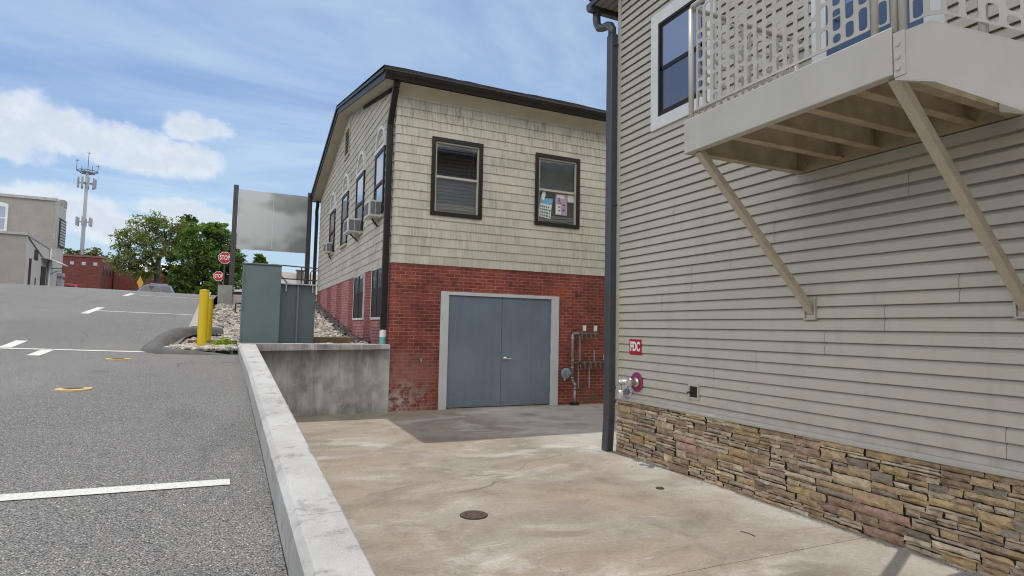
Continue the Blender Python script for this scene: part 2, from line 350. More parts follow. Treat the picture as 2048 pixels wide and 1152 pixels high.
M_valve = surf('brass_valve', (.30, .29, .26), (.12, .12, .12), sc=30., rough=.4, metal=.7)
M_black = surf('black_plastic', (.012, .012, .013), rough=.4)
def f_balc(g, bs):
    p = g.pos(); x, y, z = g.xyz(p)
    c = g.mix(g.ramp(g.noise(p, 3., 5), .35, .65), (.475, .455, .42), (.44, .42, .385))
    dr = g.m('MULTIPLY', g.ramp(g.noise(g.comb(x, g.m('MULTIPLY', y, 9.), g.m('MULTIPLY', z, 1.1)), 1.4, 5, .65), .56, .74), .35); c = g.mix(dr, c, (.38, .345, .28))
    sp = g.ramp(g.noise(p, 42., 4, .7), .70, .74); c = g.mix(g.m('MULTIPLY', sp, .6), c, (.20, .15, .10))
    return {'Base Color': c, 'Roughness': .45, 'Normal': g.bump(g.m('ADD', g.noise(p, 2.4, 2), g.m('MULTIPLY', g.noise(p, 110., 3), .12)), .22, .012)}
M_balcony = material('beige_steel_paint', f_balc)
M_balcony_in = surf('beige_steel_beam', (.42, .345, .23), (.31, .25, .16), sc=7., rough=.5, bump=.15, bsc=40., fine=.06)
M_brace = surf('beige_steel_brace', (.47, .415, .325), (.42, .37, .285), sc=9., rough=.5, bump=.15, bsc=40., fine=.08)
M_yellow = surf('yellow_plastic', (.64, .46, .005), (.58, .41, .005), sc=2., rough=.42)
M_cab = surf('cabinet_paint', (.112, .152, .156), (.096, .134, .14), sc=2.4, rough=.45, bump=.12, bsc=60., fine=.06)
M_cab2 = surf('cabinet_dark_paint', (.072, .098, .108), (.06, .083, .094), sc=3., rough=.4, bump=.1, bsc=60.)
def f_panel(g, bs):
    p = g.pos(); n = g.ramp(g.noise(g.scale(p, (1, 1, 1.3)), .85, 2, .4), .36, .64, 0, 1, True)
    c = g.mix(n, (.52, .53, .545), (.22, .235, .24)); st = g.noise(g.scale(p, (14, 1, .3)), 2., 4)
    c = g.mix(g.m('MULTIPLY', st, .25), c, (.36, .37, .38))
    return {'Base Color': c, 'Metallic': .15, 'Roughness': .42}
M_panel = material('sheet_metal', f_panel)
M_post = surf('dark_steel_post', (.045, .038, .042), (.06, .052, .055), rough=.45)
M_red = surf('sign_red', (.42, .012, .022), (.36, .010, .02), sc=6., rough=.4)
M_fdcred = surf('fdc_sign_red', (.42, .008, .03), (.37, .008, .026), sc=20., rough=.35)
M_magenta = surf('faded_red_flange', (.30, .02, .07), (.24, .05, .14), sc=12., rough=.4)
M_signwhite = surf('sign_white', (.78, .78, .78), (.74, .74, .74), rough=.45)
M_pale = surf('pale_blue_pvc', (.45, .55, .62), (.5, .6, .66), rough=.4)
M_teal = surf('teal_pvc', (.10, .42, .36), (.12, .46, .40), sc=6., rough=.45)
M_timber = surf('timber_edging', (.20, .145, .08), (.14, .10, .055), sc=7., rough=.85, bump=.3, bsc=50.)
M_rust = surf('rusty_iron', (.085, .045, .03), (.055, .032, .025), sc=18., rough=.75, bump=.4, bsc=70.)
M_yring = surf('faded_yellow_ring', (.60, .44, .20), (.46, .30, .11), sc=16., rough=.8, bump=.3, bsc=60.)
M_line = material('road_paint', lambda g, bs: {'Base Color': g.mix(g.m('MULTIPLY', g.ramp(g.noise(g.pos(), 60., 4, .7), .5, .64), .55), (.58, .58, .55), (.24, .24, .23)), 'Normal': g.bump(g.noise(g.pos(), 95., 2), .6, .008)}, **{'Roughness': .7})
M_berm = surf('asphalt_berm', (.10, .098, .096), (.065, .064, .064), sc=5., rough=.85, bump=.8, bsc=70., fine=.2)
M_kerb = surf('kerb_concrete', (.33, .325, .31), (.26, .255, .245), sc=5., rough=.85, bump=.3, fine=.08)
M_soil = surf('soil', (.12, .10, .08), (.17, .15, .12), sc=6., rough=.95, bump=.5, bsc=40.)
M_grass = surf('grass_ground', (.07, .10, .03), (.10, .13, .04), sc=3., rough=.95)
M_greywall = surf('grey_painted_wall', (.30, .285, .26), (.265, .25, .23), sc=1.5, rough=.8, bump=.5, bsc=14., fine=.05)
M_lightwall = surf('pale_painted_wall', (.43, .42, .40), (.38, .37, .35), sc=1.2, rough=.8, bump=.3, bsc=14.)
M_cap = surf('wall_cap_metal', (.40, .39, .40), rough=.5)
M_greyroof = surf('grey_roof', (.30, .28, .27), (.25, .235, .225), sc=4., rough=.85, bump=.3, bsc=12.)
M_whiteroof = surf('white_metal_roof', (.66, .66, .68), (.5, .5, .52), sc=2., rough=.5)
M_bark = surf('bark', (.05, .042, .036), (.08, .07, .06), sc=6., rough=.95, bump=.6, bsc=14.)
M_blue = surf('car_blue_paint', (.12, .15, .24), rough=.2, metal=.5)
M_carred = surf('car_red_paint', (.38, .02, .02), rough=.2)
M_tyre = surf('tyre', (.02, .02, .02), rough=.9)
M_amber = surf('amber_sign', (.75, .36, .02), rough=.45)
M_tower = surf('tower_steel', (.30, .32, .35), (.26, .28, .31), rough=.5)
M_bluedoor = surf('balcony_door_blue', (.060, .105, .21), (.052, .095, .19), rough=.4)
M_acwhite = surf('appliance_white', (.62, .62, .61), (.55, .55, .54), rough=.45)
M_acgrille = surf('appliance_grille', (.20, .21, .22), (.13, .135, .14), sc=40., rough=.5)
M_acdark = surf('coil_face', (.10, .09, .085), (.13, .12, .11), sc=60., rough=.6)
M_pole = surf('weathered_pole', (.33, .32, .31), rough=.8)
M_pb = surf('poster_blue', (.16, .36, .55), rough=.5); M_pw = surf('poster_white', (.62, .64, .62), (.55, .57, .55), rough=.5)
M_pg = surf('poster_green_print', (.05, .16, .12), rough=.5); M_pk = surf('poster_pink', (.46, .30, .40), (.36, .26, .38), rough=.5); M_pd = surf('poster_dark_print', (.10, .09, .15), rough=.5)

# ------------------------------------------------------------------ ground sheets
mb = MB()
xs = [-600, -60, -16, -8, 0, 2.6, 6, 20, 60, 600]; ys = [-600, -20, -14, 0, 11, 13, 23, 26, 30, 34, 38, 60, 120, 400, 3000]
for i in range(len(xs) - 1):
    for j in range(len(ys) - 1):
        q = []
        for a, b in ((i, j), (i + 1, j), (i + 1, j + 1), (i, j + 1)):
            z = -.25 if ys[b] < 24 else float(np.interp(ys[b], YS, ZS)) - .35
            if ys[b] < 24 and xs[a] < 0: z = float(np.interp(ys[b], YS, ZS)) - .6 if ys[b] > -14 else -1.0
            q.append((xs[a], ys[b], z))
        mb.quad(*q)
tag(mb.build('ground', M_grass), kind='structure')

def grid_sheet(name, mat, xf, yl, nx, zf, kind='structure'):
    m = MB(); V = []
    for y in yl:
        x0, x1 = xf(y)
        for k in range(nx + 1):
            x = x0 + (x1 - x0) * k / nx; V.append((x, y, zf(x, y)))
    F = [(j * (nx + 1) + k, j * (nx + 1) + k + 1, (j + 1) * (nx + 1) + k + 1, (j + 1) * (nx + 1) + k) for j in range(len(yl) - 1) for k in range(nx)]
    m.add(V, F); return tag(m.build(name, mat, smooth=True), kind=kind)
def lotedge(y):
    if y <= 11.05: return WX(y) - .25
    if y < 14.8: return -1.0 + (y - 11.05) * .03
    if y < 29: return -.9
    return -.9 + min(90, (y - 29) * 14)
yl = sorted(set(list(np.arange(-12, 34, .35)) + [11.05, 11.06, 14.8, 29, 36, 40, 50, 60, 80, 120, 200, 330]))
grid_sheet('asphalt_lot', M_asphalt, lambda y: (-16 - max(0, y - 38) * 1.0, lotedge(y)), yl, 40, zA)

# courtyard slab, two pours with a saw joint between them
mb = MB()
for y0, y1 in ((-6, 3.304), (3.310, 7.1465), (7.150, 11.6)): mb.box(WX(y0) - .05 if y0 > 0 else .5, 4.9, y0, y1, -.15, 0)
mb.box(4.9, 14, 6.8, 11.6, -.15, -.002)
tag(mb.build('courtyard_slab', M_slab), kind='structure')
mb = MB(); mb.box(.4, 4.9, -5, 11.5, -.2, -.012); tag(mb.build('slab_bed', M_kerb), kind='structure')

# ------------------------------------------------------------------ parking lines
def line_mesh(pts_quads):
    m = MB()
    for (ax, ay), (bx, by), w in pts_quads:
        d = Vector((bx - ax, by - ay)); L = d.length; d.normalize(); nrm = Vector((-d.y, d.x)) * w / 2
        n = max(2, int(L / .3)); V = []
        for k in range(n + 1):
            px, py = ax + d.x * L * k / n, ay + d.y * L * k / n
            for s_ in (-1, 1):
                qx, qy = px + nrm.x * s_, py + nrm.y * s_; V.append((qx, qy, zA(qx, qy) + .006))
        m.add(V, [(2 * k + 1, 2 * k, 2 * k + 2, 2 * k + 3) for k in range(n)])
    return m
for segs, lab in (
    ([((-4.6, 4.20), (.0, 4.36), .115)], 'long white stripe nearest the low concrete wall'),
    ([((-9., 11.48), (-1.33, 11.14), .105), ((-2.62, 10.5), (-2.60, 11.2), .16), ((-3.17, 11.30), (-3.20, 12.2), .16)], 'white stall line with two short bars, ending at the asphalt berm'),
    ([((-3.3, 18.22), (-1.14, 18.2), .11), ((-3.38, 17.3), (-3.40, 19.3), .17)], 'white T-shaped stall line halfway up the slope'),
    ([((-3.6, 25.6), (-1.2, 25.5), .11), ((-3.68, 24.7), (-3.70, 26.5), .17)], 'white T-shaped stall line just below the crest')):
    o = line_mesh(segs).build('parking_line', M_line); tag(o, lab, kind='structure')

# yellow rimmed valve covers and drain covers
def cover(name, x, y, z, r, mat_r, mat_i, lab, cat, grp, inner=True):
    t = thing(name, (x, y, z), lab, cat, grp); n = 28
    a = MB()
    V = []; 
    for rr, zz in ((r, -.02), (r, .004), (r * .97, .007), (r * .62, .007), (r * .60, .0)):
        for k in range(n): V.append((x + rr * math.cos(2 * math.pi * k / n), y + rr * math.sin(2 * math.pi * k / n), z + zz + .0))
    a.add(V, [(i * n + k, i * n + (k + 1) % n, (i + 1) * n + (k + 1) % n, (i + 1) * n + k) for i in range(4) for k in range(n)])
    a.build('rim', mat_r, t, smooth=False)
    b = MB(); b.disc((x, y, z - .02), r * .61, h=.022, n=n)
    for k in range(-2, 3): b.box(x - r * .4, x + r * .4, y + k * r * .2 - r * .03, y + k * r * .2 + r * .03, z + .004, z + .009)
    b.build('lid', mat_i, t); return t
cover('valve_cover', -1.59, 7.9, zA(-1.59, 7.9), .17, M_yring, M_asphalt, 'round yellow rimmed valve cover in the asphalt, nearer the white stripe', 'valve cover', 'yellow valve covers in the asphalt')
cover('valve_cover', -1.57, 10.33, zA(-1.57, 10.33), .16, M_yring, M_rust, 'round faded yellow valve cover near the white stall line, farther one with a dark lid', 'valve cover', 'yellow valve covers in the asphalt')
def flat_cover(x, y, r, lab):
    t = thing('drain_cover', (x, y, 0), lab, 'drain cover', 'drain covers in the courtyard slab')
    MB().tube([(x, y, -.03), (x, y, .004)], r, 32).build('rim', M_mortar, t)
    b = MB(); b.tube([(x, y, -.03), (x, y, .009)], r * .93, 32)
    for k in range(8): a = k * math.pi / 4; b.disc((x + r * .6 * math.cos(a), y + r * .6 * math.sin(a), .009), r * .1, h=.004, n=8)
    b.build('lid', M_rust, t)
flat_cover(1.97, 4.99, .125, 'large rusty round cover in the middle of the courtyard')
flat_cover(4.128, 5.13, .045, 'small dark round cover close to the stone base')
flat_cover(3.35, 3.52, .018, 'tiny dark plug in the slab near the joint') if False else None

# grit and leaf scraps that gather along the edges of the slab
mb = MB()
def scrap(x, y, z, s_):
    a = rng.uniform(0, 6.28); u = Vector((math.cos(a), math.sin(a), rng.normal(0, .12))) * s_; w = Vector((-math.sin(a), math.cos(a), rng.normal(0, .12))) * s_ * rng.uniform(.3, .8); c = Vector((x, y, z + s_ * .25))
    k = rng.uniform(.5, 1.3); col = [(.10, .075, .05), (.16, .13, .09), (.06, .05, .04), (.22, .19, .14)][rng.integers(4)]
    mb.quad(c - u, c - w, c + u + Vector((0, 0, s_ * .2)), c + w, tuple(q * k for q in col))
for _ in range(420): scrap(4.775 - abs(rng.normal(0, .06)), rng.uniform(1.5, 6.9), .002, rng.uniform(.003, .010))
for _ in range(260): scrap(rng.uniform(1.0, 7.), 11.42 - abs(rng.normal(0, .05)), .002, rng.uniform(.004, .012))
for _ in range(110): scrap(rng.uniform(1.2, 4.7), rng.uniform(2.6, 11.), .001, rng.uniform(.003, .009))
for _ in range(500):
    y = rng.uniform(1.2, 11.); x = WX(y) - .26 - abs(rng.normal(0, .05)); scrap(x, y, zA(x, y) + .003, rng.uniform(.003, .010))
tag(mb.build('litter', material('leaf_scraps', lambda g, bs: {'Base Color': g.attr()}, Roughness=.9), tint=True), 'fine grit and leaf scraps along the wall bases', 'litter', kind='stuff')
mb = MB(); mb.tube([(3.86 + .05 * math.sin(t_) , 3.70 + .09 * math.cos(t_), .006) for t_ in np.linspace(.4, 2.1, 8)], .0035, 5)
tag(mb.build('twig', M_rust, loc=(3.88, 3.7, 0)), 'small curved dark twig lying on the courtyard slab', 'twig')

# ------------------------------------------------------------------ low concrete wall and back wall
mb = MB()
def wall_piece(y0, y1):
    n = max(12, int((y1 - max(y0, 0)) / .035)); ysx = np.linspace(y0, y1, n); V = []
    ch1 = np.zeros(n); ch2 = np.zeros(n)
    for _ in range(int(n / 9)):
        k = rng.integers(n); (ch1 if rng.random() < .5 else ch2)[max(0, k - 1):k + rng.integers(1, 3)] += rng.uniform(.003, .012)
    for i, y in enumerate(ysx):
        xr, zt = WX(y) + rng.normal(0, .0008), WZ(y) + rng.normal(0, .0006); w = .245 if y < 8 else .245 + (y - 8) * .012
        V += [(xr, y, -.05), (xr, y, zt - .012 - ch1[i]), (xr - .012 - ch1[i], y, zt), (xr - w * .5, y, zt + .001), (xr - w + .03 + ch2[i] + rng.normal(0, .0012), y, zt), (xr - w, y, zt - .035 - ch2[i] + rng.normal(0, .0012)), (xr - w, y, -.6)]
    m = 7; F = [(j * m + k, (j + 1) * m + k, (j + 1) * m + k + 1, j * m + k + 1) for j in range(n - 1) for k in range(m - 1)]
    F += [tuple(range(m)), tuple(range((n - 1) * m + m - 1, (n - 1) * m - 1, -1))]
    mb.add(V, F)
wall_piece(-6, 3.005); wall_piece(3.010, 7.6); wall_piece(7.605, 11.44)
tag(mb.build('low_wall', M_curb, loc=(.3, 3, 0)), 'long low sloping concrete wall between the asphalt and the courtyard', 'low wall')
mb = MB(); mb.box(.0, 2.695, 11.445, 11.70, -.1, 1.302)
o = mb.build('retaining_wall', M_stained, loc=(1.4, 11.5, 0), bevel=.008); tag(o, 'stained grey concrete retaining wall meeting the brick corner', 'retaining wall')

# ------------------------------------------------------------------ rock beds
def ico(sub=1):
    bm = bmesh.new(); bmesh.ops.create_icosphere(bm, subdivisions=sub, radius=1); V = np.array([v.co[:] for v in bm.verts]); F = np.array([[v.index for v in f.verts] for f in bm.faces]); bm.free(); return V, F
IV, IF = ico(1); IV2, IF2 = ico(2)
def rocks(name, pts, sizes, pal, mat, V0=IV, F0=IF):
    vs = []; fs = []; ts = []; nv = len(V0)
    bases = []
    for b in range(8):
        d = rng.normal(size=(9, 3)); d /= np.linalg.norm(d, axis=1)[:, None]; V = V0.copy()
        for dd in d:
            h = rng.uniform(.6, .95); k = V @ dd; V -= np.outer(np.maximum(k - h, 0), dd)
        V *= np.array([1, rng.uniform(.6, .95), rng.uniform(.45, .75)]); bases.append(V)
    for i, (p, s_) in enumerate(zip(pts, sizes)):
        a, b, c = rng.uniform(0, 6.28), rng.normal(0, .35), rng.normal(0, .35)
        Rz = np.array([[math.cos(a), -math.sin(a), 0], [math.sin(a), math.cos(a), 0], [0, 0, 1]]); Rx = np.array([[1, 0, 0], [0, math.cos(b), -math.sin(b)], [0, math.sin(b), math.cos(b)]])
        V = (bases[i % 8] * s_) @ Rx.T @ Rz.T + np.array(p); vs.append(V); fs.append(F0 + i * nv)
        ts.append(np.repeat(np.array([pal[rng.integers(len(pal))]]) * rng.uniform(.75, 1.25), len(F0), 0))
    m = MB(); m.v = [tuple(q) for q in np.concatenate(vs)]; m.f = [tuple(q) for q in np.concatenate(fs).tolist()]; m.t = [tuple(q) for q in np.concatenate(ts)]
    return m.build(name, mat, tint=True)
PAL = [(.50, .47, .42), (.44, .40, .35), (.56, .54, .50), (.36, .32, .28), (.40, .38, .36), (.48, .42, .34), (.24, .215, .19)]
pts = []; sz = []
def fill(n, xf, y0, y1, s0, s1):
    for _ in range(n):
        y = y0 + (y1 - y0) * rng.random() ** 1.25; x0, x1 = xf(y); x = rng.uniform(x0, x1); s_ = rng.uniform(s0, s1); pts.append((x, y, zR(x, y) + s_ * rng.uniform(-.1, .45))); sz.append(s_)
def rl(y): return (-1.05 if y < 13.9 else -.62) if y < 14.9 else -.72
fill(900, lambda y: (-1.08 if 11.3 < y else -.3, -.03), 11.22, 12.6, .028, .062)
fill(3300, lambda y: (rl(y), 2.55), 12.6, 24.2, .04, .085)
fill(900, lambda y: (rl(y), 0.1), 12.5, 17., .035, .07)
fill(1900, lambda y: (1.2, 2.5), 12.9, 19., .028, .052)
tag(rocks('gravel_bed', pts, sz, PAL, M_rock), 'bed of pale river rocks around the bollards and cabinet', 'gravel', kind='stuff')
pts = []; sz = []
for _ in range(700):
    y = rng.uniform(13.2, 23.5); x = 2.66 - abs(rng.normal(0, .11)); s_ = rng.uniform(.035, .07); pts.append((x, y, zR(x, y) + s_ * .9)); sz.append(s_)
tag(rocks('dark_gravel', pts, sz, [(.06, .06, .065), (.10, .10, .105), (.15, .15, .15), (.04, .04, .045)], M_rock), 'strip of dark stones along the foot of the pink brick wall', 'gravel', kind='stuff')
grid_sheet('rock_bed_soil', M_soil, lambda y: (-1.1 if y < 14.5 else -.75, 2.69), list(np.arange(11.2, 24.6, .4)), 10, lambda x, y: zR(x, y) - .02)
# black asphalt berm curling round the rock bed
mb = MB(); path = [(-.12, 11.08, .015), (-.35, 11.06, .035), (-.75, 11.08, .06), (-1.12, 11.10, .085), (-1.25, 11.25, .10), (-1.27, 11.7, .11), (-1.22, 12.6, .12), (-1.14, 13.4, .125), (-1.02, 13.85, .125), (-.85, 14.1, .12), (-.6, 14.2, .12), (-.3, 14.25, .11)]
V = []; n = 9
P2 = [Vector((a, b)) for a, b, c in path]
for i, (a, b, h) in enumerate(path):
    d = (P2[min(i + 1, len(path) - 1)] - P2[max(0, i - 1)]).normalized(); nr = Vector((-d.y, d.x))
    for k in range(n):
        u = -1 + 2 * k / (n - 1); w = .08 + h * 1.0; q = P2[i] + nr * u * w; hh = (1 - abs(u) ** 2.6) * h * 1.25
        V.append((q.x, q.y, zA(a, b) - .02 + hh * (1 + .12 * random.uniform(-1, 1))))
mb.add(V, [(i * n + k, i * n + k + 1, (i + 1) * n + k + 1, (i + 1) * n + k) for i in range(len(path) - 1) for k in range(n - 1)])
tag(mb.build('asphalt_berm', M_berm, loc=(-1.2, 11.6, 1.1), smooth=True), 'black hand laid asphalt berm curling in front of the yellow bollards', 'kerb')
mb = MB(); V = []
ky = np.linspace(14.2, 30, 24)
for y in ky:
    x = -.72 - .03 * (y - 14.2); z = zA(x - .2, y); V += [(x - .26, y, z - .05), (x - .23, y, z + .09), (x - .17, y, z + .13), (x + .02, y, z + .14), (x + .02, y, z - .2)]
mb.add(V, [(i * 5 + k, i * 5 + k + 1, (i + 1) * 5 + k + 1, (i + 1) * 5 + k) for i in range(23) for k in range(4)] + [(0, 1, 2, 3, 4)])
tag(mb.build('concrete_kerb', M_kerb, loc=(-.9, 20, 1.8)), 'pale concrete kerb running uphill beside the rock bed', 'kerb')
mb = MB(); mb.box(1.30, 2.27, 12.86, 13.0, 1.1, 1.40); tag(mb.build('timber_edging', M_timber, loc=(1.8, 12.9, 1.2), bevel=.008), 'brown timber edging board between the cabinet and the pink brick wall', 'edging')
mb = MB(); mb.box(-.86, .0, 12.9, 13.02, 1.1, 1.31); tag(mb.build('timber_edging', M_timber, loc=(-.4, 12.9, 1.2), bevel=.008), 'low timber edging board between the bollards and the cabinet', 'edging')
# low green plant
mb = MB()
for _ in range(420):
    a = rng.uniform(0, 6.28); r = .30 * math.sqrt(rng.random()); c = Vector((-.22 + r * math.cos(a), 12.55 + r * .7 * math.sin(a), 1.2 + rng.random() * .17 * (1.2 - r / .30)))
    u = Vector(rng.normal(size=3)).normalized(); w = u.orthogonal().normalized(); s_ = rng.uniform(.018, .04); g_ = rng.uniform(.7, 1.4)
    mb.quad(c - u * s_, c + w * s_ * .6, c + u * s_, c - w * s_ * .6, (.22 * g_, .30 * g_, .03 * g_))
pt = thing('low_plant', (-.22, 12.55, 1.2), 'small bright yellow-green plant at the foot of the cabinet', 'plant'); mb.build('foliage', M_leaf, pt, tint=True)
b = MB()
for k in range(6): b.tube([(-.22, 12.55, 1.15), (-.22 + .2 * math.cos(k), 12.55 + .15 * math.sin(k), 1.28)], .006, 5)
b.build('stem', M_bark, pt)

# bollards
def bollard(x, y, lab):
    z = 1.14; t = thing('bollard', (x, y, z), lab, 'bollard', 'yellow bollards in the rock bed'); h = 1.09 if y < 13 else .99
    r = .080; MB().tube([(x, y, z - .1), (x, y, z + h - .01)], r, 28).build('sleeve', M_yellow, t, smooth=False)
    MB().tube([(x, y, z + h - .012), (x, y, z + h + .006), (x, y, z + h + .016), (x, y, z + h + .02)], [r * 1.02, r * 1.02, r * .9, r * .4], 28).build('cap', M_yellow, t, smooth=True)
bollard(-.585, 12.15, 'yellow bollard standing nearest the asphalt berm')
bollard(-.553, 13.35, 'yellow bollard just behind the front bollard')

# ------------------------------------------------------------------ electrical cabinet
cb = thing('transformer_cabinet', (.66, 12.4, 1.22), 'grey-green electrical cabinet in two steps behind the concrete wall', 'electrical cabinet')
MB().box(.035, .70, 11.98, 13.0, 1.22, 2.745).build('cabinet_body', M_cab, cb, bevel=.012)
MB().box(.02, .715, 11.96, 13.02, 2.747, 2.775).build('lid', M_cab, cb, bevel=.008)
MB().box(.075, .70, 11.962, 11.978, 1.25, 2.715).build('door', M_cab, cb, bevel=.004)
for z in (1.38, 1.98, 2.52):
    MB().tube([(.062, 11.962, z - .05), (.062, 11.962, z + .05)], .014, 8).build('hinge', M_cab, cb)
h = MB(); h.tube([(.03, 12.2, 2.02), (-.05, 12.18, 2.03), (-.06, 12.18, 2.0), (-.06, 12.18, 1.86), (-.03, 12.18, 1.84)], .012, 8); h.build('handle', M_black, cb, smooth=True)
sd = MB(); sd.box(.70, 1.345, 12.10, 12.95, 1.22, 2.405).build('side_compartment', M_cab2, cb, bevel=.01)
MB().bar((1.02, 12.075, 1.24), (1.02, 12.075, 2.40), .03, .045, (0, 1, 0)).build('stiffener', M_cab, cb)
MB().box(.69, 1.36, 12.02, 12.97, 2.408, 2.43).build('top_cover', M_cap, cb)
for x in (.80, 1.28):
    MB().box(x - .012, x + .012, 12.03, 12.06, 2.27, 2.405).build('bracket', M_galv, cb)
MB().box(-.06, 1.42, 11.9, 13.05, 1.1, 1.22).build('pad', M_kerb, cb, bevel=.01)

# ------------------------------------------------------------------ upper concrete wall, big sign and railing
uw = thing('upper_wall', (1., 24.1, 2.2), 'mossy concrete wall with a square end pier at the top of the rocks', 'retaining wall')
MB().box(-.24, 2.66, 23.95, 24.3, 2., 2.69).build('wall', M_stained, uw, bevel=.015); MB().box(-.72, -.245, 23.86, 24.6, 2., 3.02).build('pier', M_kerb, uw, bevel=.015)
bs_ = thing('blank_sign', (1., 24.1, 2.69), 'large blank sheet metal sign seen from behind on two dark posts', 'sign')
pn = MB(); pn.box(-.20, 1.005, 24.03, 24.06, 4.40, 6.62); pn.box(1.012, 2.24, 24.03, 24.06, 4.40, 6.62); pn.build('sign_panel', M_panel, bs_)
for x in (-.30, 2.32):
    MB().box(x - .085, x + .085, 24.0, 24.14, 2.68, 6.78).build('post', M_post, bs_, bevel=.006)
for z in (6.60, 4.44): MB().box(-.2, 2.22, 24.064, 24.10, z - .03, z + .03).build('crossbar', M_post, bs_)
rl_ = thing('handrail', (1.9, 23.2, 2.4), 'dark blue pipe handrail between the cabinet and the building', 'handrail')
for (a, b) in (((1.0, 23.2, 3.82), (2.62, 23.2, 3.76)), ((1.0, 23.2, 3.33), (2.62, 23.2, 3.30))): MB().tube([a, b], .022, 8).build('rail', M_post, rl_)
for x in (1.3, 2.05): MB().tube([(x, 23.2, 2.3), (x, 23.2, 3.8)], .022, 8).build('rail_post', M_post, rl_)
MB().tube([(2.35, 23.0, 2.4), (2.35, 23.0, 3.58), (2.42, 23.0, 3.66), (2.64, 23.0, 3.66)], .022, 8).build('grab_rail', M_post, rl_)

# ------------------------------------------------------------------ brick and shingle building
BX, BY, BX1, BY1 = 2.70, 11.53, 15., 23.72
ZB = 2.925; RX, RY0, RY1, RYM = 2.35, 11.19, 24.06, 17.62; ZE, ZRG = 6.60, 8.0
def rake(y): return ZE + (ZRG - ZE) * (1 - abs(y - RYM) / (RYM - RY0))
hb = thing('shingle_building', (8., 17., 0), 'two storey building with beige shingles above red brick and a low gable', 'building')
def wall_rects(x0, x1, z0, z1, holes):
    xs_ = sorted({x0, x1} | {h[0] for h in holes} | {h[1] for h in holes}); zs_ = sorted({z0, z1} | {h[2] for h in holes} | {h[3] for h in holes}); out = []
    for i in range(len(xs_) - 1):
        for j in range(len(zs_) - 1):
            cx, cz = (xs_[i] + xs_[i + 1]) / 2, (zs_[j] + zs_[j + 1]) / 2
            if not any(h[0] < cx < h[1] and h[2] < cz < h[3] for h in holes): out.append((xs_[i], xs_[i + 1], zs_[j], zs_[j + 1]))
    return out
DH = (3.865, 6.275, -.1, 2.325)
mb = MB()
for a, b, c, d in wall_rects(BX, BX1, -.1, ZB, [DH]): mb.quad((a, BY, c), (b, BY, c), (b, BY, d), (a, BY, d))
a, b, c, d = DH
mb.quad((a, BY, c), (a, BY, d), (a, BY + .2, d), (a, BY + .2, c)); mb.quad((b, BY, c), (b, BY + .2, c), (b, BY + .2, d), (b, BY, d)); mb.quad((a, BY, d), (b, BY, d), (b, BY + .2, d), (a, BY + .2, d))
mb.quad((BX1, BY, -.1), (BX1, BY1, -.1), (BX1, BY1, ZB), (BX1, BY, ZB)); mb.quad((BX1, BY1, -.1), (BX, BY1, -.1), (BX, BY1, ZB), (BX1, BY1, ZB))
bw = mb.build('brick_wall', M_brick, hb)
mb = MB(); mb.quad((BX, BY1, -.1), (BX, BY, -.1), (BX, BY, ZB), (BX, BY1, ZB)); mb.build('gable_brick_wall', M_brickside, hb)
mb = MB()
for y0, y1, z1 in ((20.85, 22.6, ZB), (18.75, 19.85, ZB), (16.5, 17.75, ZB), (14.22, 15.68, 1.78), (12.2, 13.42, 1.78)):
    mb = MB(); mb.box(BX - .006, BX + .05, y0, y1, .9, z1 - .002); mb.build('pink_brick_infill', M_brickpink, hb)
# iron anchors on the brick front
for x, z in ((3.99, 2.57), (5.27, 2.59), (6.92, 2.44), (2.93, .50)):
    t_ = MB(); t_.disc((x, BY + .01, z), .035 if z > 1 else .02, (0, -1, 0), .03, 10); t_.build('wall_anchor', M_rust, hb)
t_ = MB(); t_.tube([(3.32, BY, 1.0), (3.32, BY - .07, 1.0), (3.32, BY - .085, .97), (3.32, BY - .085, .93)], .016, 8); t_.disc((3.32, BY - .05, 1.0), .03, (0, 0, 1), .05, 8); t_.build('hose_tap', M_valve, hb)

